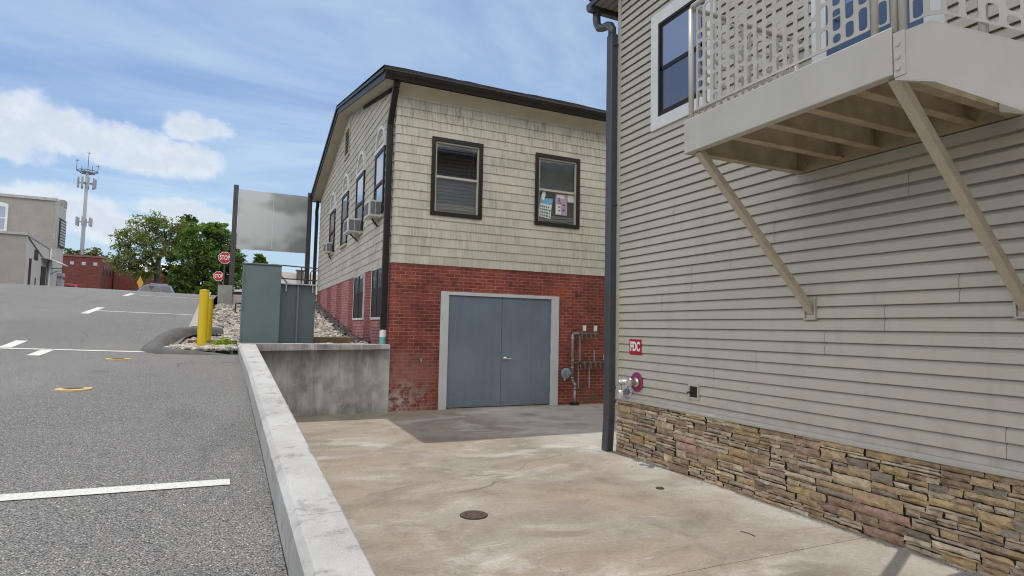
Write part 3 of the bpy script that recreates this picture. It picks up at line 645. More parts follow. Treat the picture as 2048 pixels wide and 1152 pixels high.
# shingle courses
W1 = (3.43, 4.555, 3.93, 5.555); W2 = (5.805, 6.945, 3.945, 5.56)
GW = [(12.42, 13.38, 4.02, 5.50), (14.68, 15.74, 3.98, 5.50), (17.06, 18.12, 3.97, 5.47), (19.55, 20.66, 3.98, 5.40)]
def tintr():
    k = rng.uniform(.93, 1.05); w = rng.uniform(-.015, .015)
    if rng.random() < .05: k *= .9
    return (k + w, k, k - w)
def shingles(front, u0, u1, z0, ztop, holes, topf=None):
    m = MB(); ch = .1855; nrow = int(math.ceil((ztop - z0) / ch))
    P = (lambda u, z, o: (u, BY - o, z)) if front else (lambda u, z, o: (BX - o, u, z))
    for r in range(nrow):
        za = z0 + r * ch; zb = min(za + ch, ztop); u = u0 - rng.uniform(0, .1)
        wv = rng.uniform(-.003, .003)
        while u < u1:
            w = rng.choice([.13, .16, .19, .22, .26, .3]) ; ua, ub = max(u, u0), min(u + w - .0022, u1); u += w
            if ub - ua < .01: continue
            pieces = [(ua, ub, za, zb + .004, True)]
            for h in holes:
                nx_ = []
                for s0, s1, p0, p1, full in pieces:
                    if p0 >= h[3] or p1 <= h[2] or s1 <= h[0] or s0 >= h[1]: nx_.append((s0, s1, p0, p1, full)); continue
                    if s0 < h[0]: nx_.append((s0, h[0], p0, p1, full))
                    if s1 > h[1]: nx_.append((h[1], s1, p0, p1, full))
                    c0, c1 = max(s0, h[0]), min(s1, h[1])
                    if p0 < h[2] - .004: nx_.append((c0, c1, p0, h[2], full))
                    if p1 > h[3] + .004: nx_.append((c0, c1, h[3], p1, False))
                pieces = nx_
            t = tintr(); lo_ = wv + rng.uniform(-.0015, .0015); ob0 = .021 + rng.uniform(-.002, .003)
            for s0, s1, p0, p1, full in pieces:
                zt0 = zt1 = p1
                if topf:
                    zt0, zt1 = min(zt0, topf(s0)), min(zt1, topf(s1))
                    if zt0 < p0 + .01 and zt1 < p0 + .01: continue
                    zt0, zt1 = max(zt0, p0 + .002), max(zt1, p0 + .002)
                fr = lambda z: ob0 + (.006 - ob0) * (z - za) / ch
                lo = p0 + (lo_ if full else 0)
                a_, b_, c_, d_ = P(s0, lo, fr(lo)), P(s1, lo, fr(lo)), P(s1, zt1, fr(zt1)), P(s0, zt0, fr(zt0))
                e_, f_ = P(s0, lo, 0), P(s1, lo, 0)
                if front: m.add([a_, b_, c_, d_, e_, f_], [(0, 1, 2, 3), (4, 5, 1, 0), (4, 0, 3), (1, 5, 2)], t)
                else: m.add([a_, b_, c_, d_, e_, f_], [(3, 2, 1, 0), (0, 1, 5, 4), (3, 0, 4), (2, 5, 1)], t)
    return m
fm = shingles(True, BX - .018, 9.6, ZB - .015, 6.36, [W1, W2])
sm = shingles(False, BY - .018, BY1, ZB - .015, 8.0, GW + [(17.2, 18.1, 6.55, 7.5)], lambda y: rake(y) - .14)
fm.build('shingle_wall', M_shingle, hb, tint=True)
sm.build('gable_shingle_wall', M_shingle, hb, tint=True)
mb = MB()
for a, b, c, d in wall_rects(BX, BX1, ZB, 6.58, [W1, W2]): mb.quad((a, BY, c), (b, BY, c), (b, BY, d), (a, BY, d))
for W in (W1, W2):
    a, b, c, d = W; e = BY + .16
    mb.quad((a, BY, c), (a, BY, d), (a, e, d), (a, e, c)); mb.quad((b, BY, c), (b, e, c), (b, e, d), (b, BY, d)); mb.quad((a, BY, d), (b, BY, d), (b, e, d), (a, e, d)); mb.quad((a, BY, c), (a, e, c), (b, e, c), (b, BY, c))
mb.poly([(BX, BY1, ZB), (BX, BY, ZB), (BX, BY, 6.58), (BX, RYM, 7.95), (BX, BY1, 6.58)])
mb.quad((BX1, BY, ZB), (BX1, BY1, ZB), (BX1, BY1, 6.58), (BX1, BY, 6.58)); mb.quad((BX1, BY1, ZB), (BX, BY1, ZB), (BX, BY1, 6.58), (BX1, BY1, 6.58))
mb.build('wall_sheathing', surf('sheathing', (.10, .095, .085)), hb)
# frieze and soffits
mb = MB()
V = []
prof = [(.010, 6.28), (.045, 6.345), (.10, 6.39), (.18, 6.42), (.26, 6.435), (.30, 6.44)]
for x in (BX - .02, BX1): V += [(x, BY - o, z) for o, z in prof]
n = len(prof); mb.add(V, [(k, k + n, k + n + 1, k + 1) for k in range(n - 1)]); mb.build('front_soffit', M_frieze, hb, smooth=True)
mb = MB()
for y0, y1 in ((RY0 + .05, RYM), (RYM, RY1 - .05)):
    mb.quad((RX + .02, y0, rake(y0) - .16), (RX + .02, y1, rake(y1) - .16), (BX + .01, y1, rake(y1) - .16), (BX + .01, y0, rake(y0) - .16))
mb.build('rake_soffit', M_frieze, hb)
mb = MB()
for k in range(34):
    y = BY + .12 + k * .105; z = rake(y) - .165
    mb = MB(); mb.box(BX - .045, BX - .018, y, y + .045, z - .09, z - .004); mb.build('vent_slot', M_bronze, hb)
# roof slabs, rake boards, gutter
mb = MB(); nx = 60
for (ya, yb) in ((RY0 - .05, RYM), (RY1 + .05, RYM)):
    V = []
    for k in range(nx + 1):
        x = RX - .03 + (BX1 + .4 - RX) * k / nx; j = random.uniform(-.008, .008) + .012 * math.sin(k * .45) * (k > 8)
        for y, e in ((ya, j), ((ya + yb) / 2, .01 * math.sin(k * .7)), (yb, 0)): V.append((x, y, rake(max(min(y, RY1), RY0)) + .085 + e))
        V.append((x, ya, rake(max(min(ya, RY1), RY0)) - .02))
    mb.add(V, [(4 * k + a, 4 * k + b, 4 * k + 4 + b, 4 * k + 4 + a) for k in range(nx) for a, b in ((0, 1), (1, 2), (3, 0))])
mb.build('roof', M_roof, hb)
mb = MB()
for y0, y1 in ((RY0 - .02, RYM), (RYM, RY1 + .02)):
    p0 = (RX, y0, rake(y0) - .17); p1 = (RX, y1, rake(y1) - .17); mb.prism([p0, p1, (RX, y1, rake(y1) + .01), (RX, y0, rake(y0) + .01)], (.03, 0, 0))
    mb.prism([(RX - .035, y0, rake(y0) - .03), (RX - .035, y1, rake(y1) - .03), (RX - .035, y1, rake(y1) + .035), (RX - .035, y0, rake(y0) + .035)], (.033, 0, 0))
mb.build('rake_board', M_bronze, hb)
mb = MB()
gp = [(.335, 6.44), (.34, 6.60), (.465, 6.60), (.47, 6.57), (.455, 6.55), (.45, 6.53), (.41, 6.47), (.40, 6.44)]
mb.prism([(RX - .005, BY - o, z) for o, z in gp], (BX1 - RX, 0, 0)); mb.build('gutter', M_bronze, hb)
mb = MB(); mb.prism([(RX - .005, BY1 + o, z) for o, z in gp], (BX1 - RX, 0, 0)); mb.build('gutter', M_bronze, hb)
def downspout(pts, w, d, mat, parent, up=(1, 0, 0)):
    m = MB()
    for a, b in zip(pts[:-1], pts[1:]): m.bar(a, b, w, d, up)
    return m.build('downspout', mat, parent, bevel=.01)
ds = downspout([(2.60, 11.25, 6.46), (2.60, 11.29, 6.34), (2.60, 11.62, 5.86), (2.60, 11.70, 5.72), (2.60, 11.70, 1.56)], .095, .12, M_bronze, hb)
b = MB(); b.tube([(2.60, 11.70, 1.27), (2.60, 11.70, 1.44)], .062, 16); b.build('pipe_boot', M_teal, ds)
b = MB(); b.tube([(2.60, 11.70, 1.441), (2.60, 11.70, 1.58)], .066, 16); b.build('pipe_collar', M_signwhite, ds)
ds2 = downspout([(2.60, 23.98, 6.46), (2.60, 23.95, 6.3), (2.55, 23.75, 6.0), (2.55, 23.62, 5.8), (2.55, 23.62, 2.86)], .10, .12, M_bronze, hb)
b = MB(); b.tube([(2.55, 23.62, 2.2), (2.55, 23.62, 2.84)], .085, 14); b.build('pipe_boot', M_teal, ds2)
# gable louvre vent
t_ = MB(); y0, y1, z0, z1 = 17.2, 18.1, 6.58, 7.48
for a in ((y0, y0 + .07, z0, z1), (y1 - .07, y1, z0, z1), (y0 + .07, y1 - .07, z1 - .07, z1), (y0 + .07, y1 - .07, z0, z0 + .07)): t_.box(BX - .045, BX - .003, *a)
gv = t_.build('gable_vent', M_frieze, hb)
t_ = MB()
for k in range(7): z = z0 + .1 + k * .105; t_.prism([(BX - .03, y0 + .07, z), (BX + .03, y0 + .07, z + .07), (BX + .03, y0 + .07, z + .082), (BX - .03, y0 + .07, z + .012)], (0, y1 - y0 - .14, 0))
t_.build('louvre', M_frieze, gv); t_ = MB(); t_.box(BX - .012, BX - .004, y0 + .07, y1 - .07, z0 + .07, z1 - .07); t_.build('vent_void', M_interior, gv)

# front windows
def front_window(W, kind):
    a, b, c, d = W; fw = .085; m = MB()
    for q in ((a, a + fw, c, d), (b - fw, b, c, d), (a + fw, b - fw, d - fw, d), (a + fw, b - fw, c, c + fw)): m.box(q[0], q[1], BY - .045, BY + .03, q[2], q[3])
    win = m.build('window', M_bronze, hb, bevel=.005)
    ia, ib, ic, id_ = a + fw, b - fw, c + fw, d - fw; zm = ic + (id_ - ic) * .50
    m = MB()
    for q in ((ia, ia + .028, ic, id_), (ib - .028, ib, ic, id_), (ia + .028, ib - .028, id_ - .03, id_), (ia + .028, ib - .028, zm - .022, zm + .022)): m.box(q[0], q[1], BY - .015, BY + .045, q[2], q[3])
    m.build('sash', M_beigetrim, win)
    m = MB(); m.quad((ia, BY + .02, zm), (ib, BY + .02, zm), (ib, BY + .02, id_), (ia, BY + .02, id_)); m.build('upper_pane', M_glass, win)
    m = MB(); m.quad((ia, BY + .035, ic), (ib, BY + .035, ic), (ib, BY + .035, zm), (ia, BY + .035, zm)); m.build('lower_pane', M_glass, win)
    m = MB(); m.box(a, b, BY + .15, BY + .16, c, d); m.build('room_behind', M_interior, win)
    m = MB()
    if kind == 1:
        m.box(ia + .03, ib - .03, BY + .06, BY + .085, id_ - .12, id_ - .05)
        for k in range(5): m.box(ia + .035, ib - .035, BY + .062, BY + .083, id_ - .145 - k * .006, id_ - .1425 - k * .006)
        for x in (ia + .05, ib - .1): m.bar((x, BY + .07, id_ - .12), (x + .03, BY + .07, zm - .1), .004, .004)
        m.bar((ib - .08, BY + .07, id_ - .15), (ib - .22, BY + .07, zm + .02), .004, .004)
        m.box(ia + .04, ia + .05, BY + .07, BY + .08, zm, id_ - .1)
    else:
        nsl = 36
        for k in range(nsl):
            z = id_ - .04 - k * (id_ - zm) / nsl; m.add([(ia + .03, BY + .062, z), (ib - .03, BY + .062, z), (ib - .03, BY + .068, z - .0185), (ia + .03, BY + .068, z - .0185)], [(0, 1, 2, 3)])
        for x in (ia + .12, (ia + ib) / 2, ib - .18): m.bar((x, BY + .058, id_ - .04), (x, BY + .058, zm), .006, .003)
    m.build('blind', M_blind if kind == 1 else surf('blind_pale', (.66, .69, .69), rough=.6), win)  # slats of the second blind have a paler base colour
    m = MB(); m.box(ia, ib, BY + .10, BY + .105, ic, zm); m.build('window_screen', M_screen, win)
    return (ia, ib, ic, id_, zm)
front_window(W1, 1); ia, ib, ic, id_, zm = front_window(W2, 2)
# posters taped inside the second window
yy = BY + .028
p1 = thing('poster', (ia + .2, yy, ic + .1), 'white and blue poster with green print taped low in the right window', 'poster', 'posters in the window')
M_ = MB(); M_.prism([(ia + .045, yy, ic + .125), (ia + .335, yy, ic + .09), (ia + .37, yy, ic + .43), (ia + .07, yy, ic + .46)], (0, .003, 0)); M_.build('sheet', M_pw, p1)
M_ = MB(); M_.prism([(ia + .065, yy - .002, ic + .43), (ia + .375, yy - .002, ic + .40), (ia + .385, yy - .002, ic + .55), (ia + .075, yy - .002, ic + .545)], (0, .0015, 0)); M_.build('blue_band', M_pb, p1)
M_ = MB()
for r in range(4):
    x = ia + .075 + r * .002
    while x < ia + .31:
        w = rng.uniform(.02, .05); M_.box(x, x + w, yy - .002, yy - .0005, ic + .37 - r * .066 - .02 - .1 * (x - ia) , ic + .37 - r * .066 + .018 - .1 * (x - ia)); x += w + rng.uniform(.008, .02)
M_.build('lettering', M_pg, p1)
M_ = MB(); M_.prism([(ia + .15 + .05 * math.cos(t_) * (1 + .3 * math.sin(2 * t_)), yy - .004, ic + .60 + .11 * math.sin(t_)) for t_ in np.linspace(0, 6.0, 12)], (0, .0015, 0)); M_.build('picture', M_pw, p1)
p2 = thing('poster', (ia + .6, yy, ic + .2), 'pink and violet flyer taped in the middle of the right window', 'poster', 'posters in the window')
M_ = MB(); M_.box(ia + .46, ia + .76, yy, yy + .003, ic + .20, ic + .68); M_.build('sheet', M_pk, p2)
M_ = MB(); M_.box(ia + .47, ia + .60, yy - .002, yy, ic + .22, ic + .44); M_.build('pale_block', M_pw, p2)
M_ = MB(); M_.box(ia + .5, ia + .68, yy - .002, yy, ic + .58, ic + .66); M_.build('pale_block', M_pw, p2)
M_ = MB()
for k in range(9): x = ia + .5 + rng.random() * .2; z = ic + .28 + rng.random() * .3; M_.box(x, x + .05, yy - .0035, yy - .002, z, z + .03)
M_.build('lettering', M_pd, p2)
p3 = MB(); p3.box(ib - .2, ib - .03, yy, yy + .003, ic + .52, ic + .69); p3 = p3.build('poster', M_pw, loc=(ib - .1, yy, ic + .5)); tag(p3, 'small white note in the upper corner of the right window', 'poster', 'posters in the window')

# gable windows with arched trims
for i, (y0, y1, z0, z1) in enumerate(GW):
    m = MB(); fw = .07; x0 = BX - .05
    for q in ((y0, y0 + fw, z0, z1), (y1 - fw, y1, z0, z1), (y0 + fw, y1 - fw, z1 - fw, z1), (y0 + fw, y1 - fw, z0, z0 + fw), (y0 + fw, y1 - fw, (z0 + z1) / 2 - .03, (z0 + z1) / 2 + .03)): m.box(x0, BX - .003, *q)
    win = m.build('window', M_bronze, hb)
    m = MB(); m.quad((BX - .022, y1, z0), (BX - .022, y0, z0), (BX - .022, y0, (z0 + z1) / 2), (BX - .022, y1, (z0 + z1) / 2)); m.quad((BX - .032, y1, (z0 + z1) / 2), (BX - .032, y0, (z0 + z1) / 2), (BX - .032, y0, z1), (BX - .032, y1, z1)); m.build('pane', M_skyglass, win)
    m = MB(); m.box(x0 - .012, BX - .003, y0 - .03, y1 + .03, z1 + .001, z1 + .07)
    cy, r = (y0 + y1) / 2, (y1 - y0) / 2; seg = 14; V = []
    for k in range(seg + 1):
        a = math.pi * k / seg
        for rr in (r + .02, r - .055):
            for xx in (x0 - .005, BX - .003): V.append((xx, cy + rr * math.cos(a), z1 + .07 + rr * math.sin(a) * .98))
    m.add(V, [f for k in range(seg) for f in ((4 * k, 4 * k + 4, 4 * k + 6, 4 * k + 2), (4 * k, 4 * k + 1, 4 * k + 5, 4 * k + 4), (4 * k + 2, 4 * k + 6, 4 * k + 7, 4 * k + 3))]); m.build('arch_trim', M_white, win)
    m = MB(); m.box(x0 - .03, BX - .003, y0 - .03, y1 + .03, z0 - .06, z0 - .001); m.build('sill', M_frieze, win)
# lower gable windows
for y0, y1 in ((12.25, 13.38), (14.26, 15.64)):
    m = MB(); z0, z1 = 1.79, 2.90; w = .05
    for q in ((y0, y0 + w, z0, z1), (y1 - w, y1, z0, z1), (y0 + w, y1 - w, z0, z0 + w), (y0 + w, y1 - w, z1 - .02, z1)): m.box(BX - .03, BX + .02, *q)
    win = m.build('window', M_white, hb)
    m = MB(); ym = (y0 + y1) / 2; zm_ = z0 + .66
    for q in ((y0 + w, y0 + w + .05, z0 + w, z1 - .02), (y1 - w - .05, y1 - w, z0 + w, z1 - .02), (ym - .05, ym + .05, z0 + w, z1 - .02), (y0 + w + .05, ym - .05, zm_ - .02, zm_ + .02), (ym + .05, y1 - w - .05, zm_ - .02, zm_ + .02)): m.box(BX - .026, BX + .02, *q)
    m.build('sash', M_bronze, win)
    m = MB(); m.box(BX - .012, BX - .008, y0 + w, y1 - w, zm_, z1 - .02); m.build('pane', M_skyglass, win)
    m = MB(); m.box(BX - .018, BX - .008, y0 + w, y1 - w, z0 + w, zm_); m.build('lower_panel', M_bronze, win)
# window air conditioners
def aircon(y, z, x1, dp, w, h, lab):
    t = thing('air_conditioner', (BX - .2, y, z), lab, 'air conditioner', 'window air conditioners'); x0 = x1 - dp
    MB().box(x0, x1, y - w / 2, y + w / 2, z, z + h).build('casing', M_acwhite, t, bevel=.012)
    m = MB()
    for k in range(2):
        xa = x0 + dp * (.12 + .44 * k); m.box(xa, xa + dp * .38, y - w / 2 - .006, y - w / 2 - .001, z + h * .12, z + h * .88)
    m.build('side_grille', M_acgrille, t)
    m = MB(); m.box(x0 - .006, x0 - .001, y - w / 2 + .06, y + w / 2 - .06, z + .05, z + h - .05); m.build('coil', M_acdark, t)
    m = MB(); m.bar((x1, y, z - .18), (x0 + .12, y, z - .01), .03, .03); m.build('bracket', M_bronze, t)
aircon(12.86, 3.99, 2.66, .255, .56, .35, 'white window air conditioner next to the brown downspout')
aircon(15.22, 3.97, 2.66, .32, .6, .35, 'white window air conditioner in the second arched window from the corner, dripping hose below')
aircon(20.1, 4.0, 2.66, .20, .56, .34, 'white window air conditioner farthest from the brick corner')

# steel double door
m = MB(); fz = 2.385
m.box(3.715, 3.885, BY - .03, BY + .05, .0, fz); m.box(6.265, 6.455, BY - .03, BY + .05, .0, fz); m.box(3.885, 6.265, BY - .03, BY + .05, 2.315, fz)
df = m.build('door_frame', M_doorframe, hb, bevel=.004)
m = MB(); m.box(3.89, 6.26, BY - .03, BY + .10, -.02, .018); m.build('threshold', M_steel, df)
for k, (a, b) in enumerate(((3.892, 5.083), (5.090, 6.258))):
    m = MB(); m.box(a, b, BY + .005, BY + .05, .028, 2.308); dl = m.build('door', M_door, hb, bevel=.003)
    hx = a if k == 0 else b
    for z in (.35, 1.2, 2.05): mm = MB(); mm.tube([(hx, BY + .002, z - .06), (hx, BY + .002, z + .06)], .011, 8); mm.build('hinge', M_door, dl)
    if k == 1:
        mm = MB(); mm.disc((a + .085, BY + .004, 1.02), .042, (0, -1, 0), .012, 20); mm.tube([(a + .085, BY, 1.02), (a + .085, BY - .055, 1.02), (a + .10, BY - .06, 1.02), (a + .215, BY - .058, 1.018)], .015, 10); mm.build('handle', M_steel, dl, smooth=True)
# gas manifold on the brick wall
gm = thing('gas_manifold', (6.8, 11.4, 0), 'grey gas pipe manifold with small valves right of the double door', 'pipework'); yb = 11.42
m = MB(); m.tube([(6.83, yb, 0), (6.83, yb, .36)], .024, 10); m.tube([(6.83, yb, .36), (6.83, yb, .44), (6.76, yb, .56), (6.76, yb, .66)], .028, 10); m.tube([(6.76, yb, .62), (6.76, yb, 1.52), (6.775, yb, 1.56), (6.82, yb, 1.575), (6.92, yb, 1.575)], .03, 12)
for z in (.36, .45, .60, .82, .98, 1.45): m.tube([(6.76 if z > .5 else 6.83, yb, z - .02), (6.76 if z > .5 else 6.83, yb, z + .02)], .036, 10)
m.build('riser', M_galv, gm, smooth=True)
m = MB(); m.box(6.75, 6.91, yb - .07, yb + .08, 0, .05); m.build('foot', M_black, gm)
m = MB(); m.tube([(6.9, yb, 1.575), (7.42, yb, 1.575)], .02, 8); m.tube([(6.76, yb, .93), (7.9, yb, .93)], .02, 8); m.build('header', M_valve, gm)
m = MB(); m.tube([(6.96, yb + .02, .95), (6.96, yb + .02, 1.55)], .018, 8); m.tube([(6.94, yb + .03, .36), (6.94, yb + .03, .9)], .017, 8); m.tube([(7.22, yb + .03, .36), (7.22, yb + .03, .9)], .017, 8); m.tube([(7.33, yb, .95), (7.33, yb, 1.18)], .016, 8); m.tube([(7.33, yb, 1.17), (7.33, yb, 1.20)], .022, 8)
m.build('branch_pipe', M_galv, gm)
for z, xs_ in ((1.575, (6.97, 7.08, 7.20, 7.32)), (.93, (6.93, 7.05, 7.20, 7.33, 7.46, 7.60, 7.74))):
    for x in xs_:
        m = MB(); m.tube([(x, yb - .03, z), (x, yb + .03, z)], .042, 8); m.tube([(x, yb - .03, z), (x + .005, yb - .05, z - .05), (x + .02, yb - .05, z - .13)], .019, 6); m.box(x - .03, x + .03, yb - .055, yb - .04, z - .008, z + .008); m.build('valve', M_valve, gm)
for x, z in ((7.06, 1.64), (7.35, 1.64), (7.62, 1.0)):
    m = MB(); m.box(x - .03, x + .03, yb - .03, yb + .02, z, z + .12); m.build('valve_tag', M_signwhite, gm)
m = MB(); m.tube([(6.60, yb - .035, .70), (6.60, yb - .01, .70), (6.60, yb + .03, .70)], [.075, .12, .11], 20); m.tube([(6.60, yb - .06, .70), (6.60, yb - .03, .70)], .04, 12); m.tube([(6.60, yb, .70), (6.76, yb, .70)], .024, 8); m.tube([(6.58, yb - .01, .60), (6.56, yb - .01, .54)], .02, 8); m.build('regulator', surf('regulator_grey', (.22, .27, .33), rough=.5), gm)
m = MB(); m.box(6.92, 6.96, yb - .06, yb - .03, .82, .95); m.build('shutoff_lever', M_black, gm)

# ------------------------------------------------------------------ sided building on the right
WXR = 4.832; SY0, SY1 = -3.0, 6.905; SZ0, SZ1 = .755, 7.6
sbld = thing('sided_building', (8., 3., 0), 'beige vinyl sided building with a ledgestone base on the right', 'building')
JO = [(5.73, 3.186, 2.986), (6.29, 2.973, 2.773), (4.8, 2.541, 2.334), (5.41, 2.402, 2.166), (5.94, 2.1, 1.906), (6.51, 1.896, 1.689), (4.46, 1.466, 1.258), (5.06, 1.252, 1.037), (5.43, .909, .82), (6.27, .816, .74), (2.91, 2.984, 2.774), (2.57, 2.122, 1.908), (3.13, 1.9, 1.691), (3.68, 1.677, 1.473), (2.31, 1.028, .818), (2.9, .807, .742), (4.22, 2.773, 2.552)]
CH = .1077; ZC0 = .835 - CH
PRO = [(.0004, 1.2), (.0004, 1.0), (.0040, .95), (.0115, .86), (.0205, .76), (.0275, .67), (.0310, .06), (.0305, .0), (.0285, .0), (.0270, .19)]
def siding_strip(m, axis, fixed, sgn, u0, u1, z0, z1, joints=()):
    k = 0
    while True:
        zb = ZC0 + k * CH; k += 1
        if zb + CH <= z0: continue
        if zb >= z1: break
        zmid = zb + CH / 2; js = sorted([j[0] for j in joints if j[2] - .02 < zmid < j[1] + .02])
        pts = [u0] + js + [u1]
        for i in range(len(pts) - 1):
            a, b = pts[i], pts[i + 1]; t = 1 + .025 * rng.uniform(-1, 1); V = []
            off = .0012 if i % 2 else 0.
            for u in (a + (.0016 if i else 0), b):
                for o, f in PRO:
                    z = min(max(zb + f * CH, z0), z1 + .01); oo = o + off
                    V.append((fixed + sgn * oo, u, z) if axis == 'y' else (u, fixed + sgn * oo, z))
            n = len(PRO); F = [(q, q + 1, q + 1 + n, q + n) for q in range(n - 1)]
            if (axis == 'y') == (sgn > 0): F = [f[::-1] for f in F]
            if axis == 'x': F = F
            m.add(V, F, (t, t, t))
            if i: m.box(*((fixed + sgn * .0165, fixed, a - .0022, a + .0012) if axis == 'y' else (a - .0022, a + .0012, fixed, fixed + sgn * .016)), zb + .002, zb + CH * .99, (.22, .2, .18)) if False else None
m = MB()
# extra joints where the wall runs out of the photograph's detail
siding_strip(m, 'y', WXR, -1, SY0, SY1 - .045, SZ0 + .01, SZ1, JO + [(3.4, 4.2, 4.0), (5.0, 3.6, 3.4), (6.4, 4.9, 4.7), (1.6, 2.5, 2.3), (1.1, 1.5, 1.3)])
m.build('siding', M_siding, sbld, tint=True)
m = MB()
for y, z1, z0 in JO:
    k0 = round((z0 - ZC0) / CH); k1 = max(k0 + 1, round((z1 - ZC0) / CH))
    for k in range(k0, k1):
        zb = ZC0 + k * CH
        if zb < SZ0 - .02: continue
        V = []
        for o, f in PRO[1:-2]: 
            wob = .004 * (1 if f > .8 else 0)
            V += [(WXR - o - .0018, y - .0016 + wob, zb + f * CH), (WXR - o - .0018, y + .0016 + wob, zb + f * CH)]
        m.add(V, [(2 * q, 2 * q + 1, 2 * q + 3, 2 * q + 2) for q in range(len(PRO) - 4)])
m.build('panel_seam', surf('seam_shadow_gap', (.11, .10, .09)), sbld)
m = MB(); siding_strip(m, 'x', SY1, 1, 4.90, 14., .05, SZ1); m.build('rear_siding', M_siding, sbld, tint=True)
m = MB(); m.box(WXR, 14, SY0, SY1, .0, 6.9); m.build('wall_core', M_beigetrim, sbld)
m = MB(); m.box(WXR - .042, WXR + .0, SY1 - .045, SY1 + .02, SZ0, SZ1); m.box(WXR + .0, WXR + .07, SY1 + .002, SY1 + .02, SZ0, SZ1); m.build('corner_trim', M_beigetrim, sbld, bevel=.003)
m = MB(); m.prism([(WXR - .001, SY0, .722), (WXR - .05, SY0, .716), (WXR - .052, SY0, .735), (WXR - .034, SY0, .762), (WXR - .001, SY0, .77)], (0, SY1 + .02 - SY0, 0)); m.build('starter_trim', M_beigetrim, sbld)
# ledgestone base
PALS = [(.43, .315, .19), (.395, .29, .17), (.47, .36, .225), (.32, .235, .16), (.35, .24, .17), (.38, .255, .195), (.285, .245, .20), (.25, .215, .18), (.51, .415, .29), (.375, .28, .185), (.44, .32, .18), (.35, .265, .18)]
m = MB()
def stone(y0, y1, z0, z1):
    g_ = .0024; y0 += g_; y1 -= g_; z0 += g_ * .8; z1 -= g_ * .8
    if y1 - y0 < .015 or z1 - z0 < .008: return
    dp = rng.uniform(.022, .055); thin = (z1 - z0) < .05
    ny = max(2, int((y1 - y0) / .028)); nz = max(2, int((z1 - z0) / .025)); V = []
    c = PALS[rng.integers(len(PALS))]
    if thin and rng.random() < .55: c = (.50, .42, .31)
    k = rng.uniform(.8, 1.2); c = tuple(q * k for q in c)
    tilt = rng.uniform(-.009, .009); ph = rng.uniform(0, 50, 4)
    for i in range(ny + 1):
        for j in range(nz + 1):
            u, v = i / ny, j / nz; e = min(u, 1 - u) * (y1 - y0); f = min(v, 1 - v) * (z1 - z0)
            o = dp + tilt * (v - .5) * 2 + .006 * math.sin(ph[0] + u * 7) + .005 * math.sin(ph[1] + v * 5 + u * 11) + rng.normal(0, .0028)
            jy = jz = 0
            if i in (0, ny) or j in (0, nz): o = max(.004, o - .022); jy = rng.normal(0, .0018); jz = rng.normal(0, .0012)
            elif e < .03 or f < .02: o *= rng.uniform(.78, .98)
            V.append((WXR - .002 - o, y0 + u * (y1 - y0) + jy, z0 + v * (z1 - z0) + jz))
    m.add(V, [(i * (nz + 1) + j, i * (nz + 1) + j + 1, (i + 1) * (nz + 1) + j + 1, (i + 1) * (nz + 1) + j) for i in range(ny) for j in range(nz)], c)
def region(y0, y1, z0, z1, depth=0):
    L, H = y1 - y0, z1 - z0
    if H > .16 or (H > .10 and rng.random() < .5 and depth < 4):
        s_ = z0 + H * rng.uniform(.33, .67); region(y0, y1, z0, s_, depth + 1); region(y0, y1, s_, z1, depth + 1)
    elif L > .5 or (L > .22 and L / H > 3.8 and rng.random() < .65):
        s_ = y0 + L * rng.uniform(.36, .64); region(y0, s_, z0, z1, depth); region(s_, y1, z0, z1, depth)
    elif H > .06 and rng.random() < .58:
        s_ = z0 + H * rng.choice([.3, .5, .68]); region(y0, y1, z0, s_, 9) if s_ - z0 > .03 else stone(y0, y1, z0, s_); stone(y0, y1, s_, z1)
    else: stone(y0, y1, z0, z1)
zs_ = [-.01, .17, .36, .55, .722]
for bnd in range(4):
    y = SY0 - rng.uniform(0, .4)
    while y < SY1 - .01:
        y1 = min(y + rng.uniform(.5, 1.0), SY1 + .012)
        if SY1 - y1 < .3: y1 = SY1 + .012
        region(max(y, SY0), y1, zs_[bnd], zs_[bnd + 1]); y = y1
m.build('stone_base', M_stone, sbld, tint=True)
m = MB(); m.box(WXR - .004, WXR + .02, SY0, SY1 + .012, -.01, .724); m.build('stone_backing', M_mortar, sbld)
m = MB(); m.box(WXR, 14., SY1, SY1 + .04, -.02, .72); m.build('rear_stone_base', M_stone, sbld, tint=True)
# rear eave with its gutter, downspout at the corner
m = MB(); m.box(4.64, 14., 6.93, 7.345, 6.545, 6.57); m.build('soffit', surf('soffit_boards', (.36, .33, .28)), sbld)
for k in range(9): m = MB(); m.box(4.74 + k * .115, 4.748 + k * .115, 6.93, 7.34, 6.542, 6.544); m.build('soffit_groove', M_interior, sbld)
m = MB(); m.box(4.60, 4.638, SY0, 7.36, 6.53, 6.75); m.box(4.638, 14, 7.346, 7.36, 6.53, 6.75); m.build('fascia', M_charcoal, sbld)
m = MB(); m.prism([(4.60, 7.362, 6.47), (4.60, 7.45, 6.47), (4.60, 7.49, 6.53), (4.60, 7.495, 6.60), (4.60, 7.362, 6.60)], (9.4, 0, 0)); m.build('gutter', M_charcoal, sbld)
m = MB(); m.prism([(4.58, 7.40, 6.62), (4.58, 2., 8.6), (4.58, -3., 6.62)], (9.6, 0, 0)); m.build('roof', M_roof, sbld)
m = MB(); V = [(4.74, 7.42, 6.48), (4.74, 7.42, 6.38), (4.74, 7.40, 6.29), (4.74, 7.34, 6.21), (4.74, 7.24, 6.165), (4.74, 7.12, 6.14), (4.74, 7.04, 6.10), (4.735, 6.995, 6.03), (4.735, 6.985, 5.90)]
m.tube(V, [.058 + .003 * (k % 2) for k in range(len(V))], 14)
ds = m.build('downspout_elbow', M_charcoal, sbld, smooth=True)
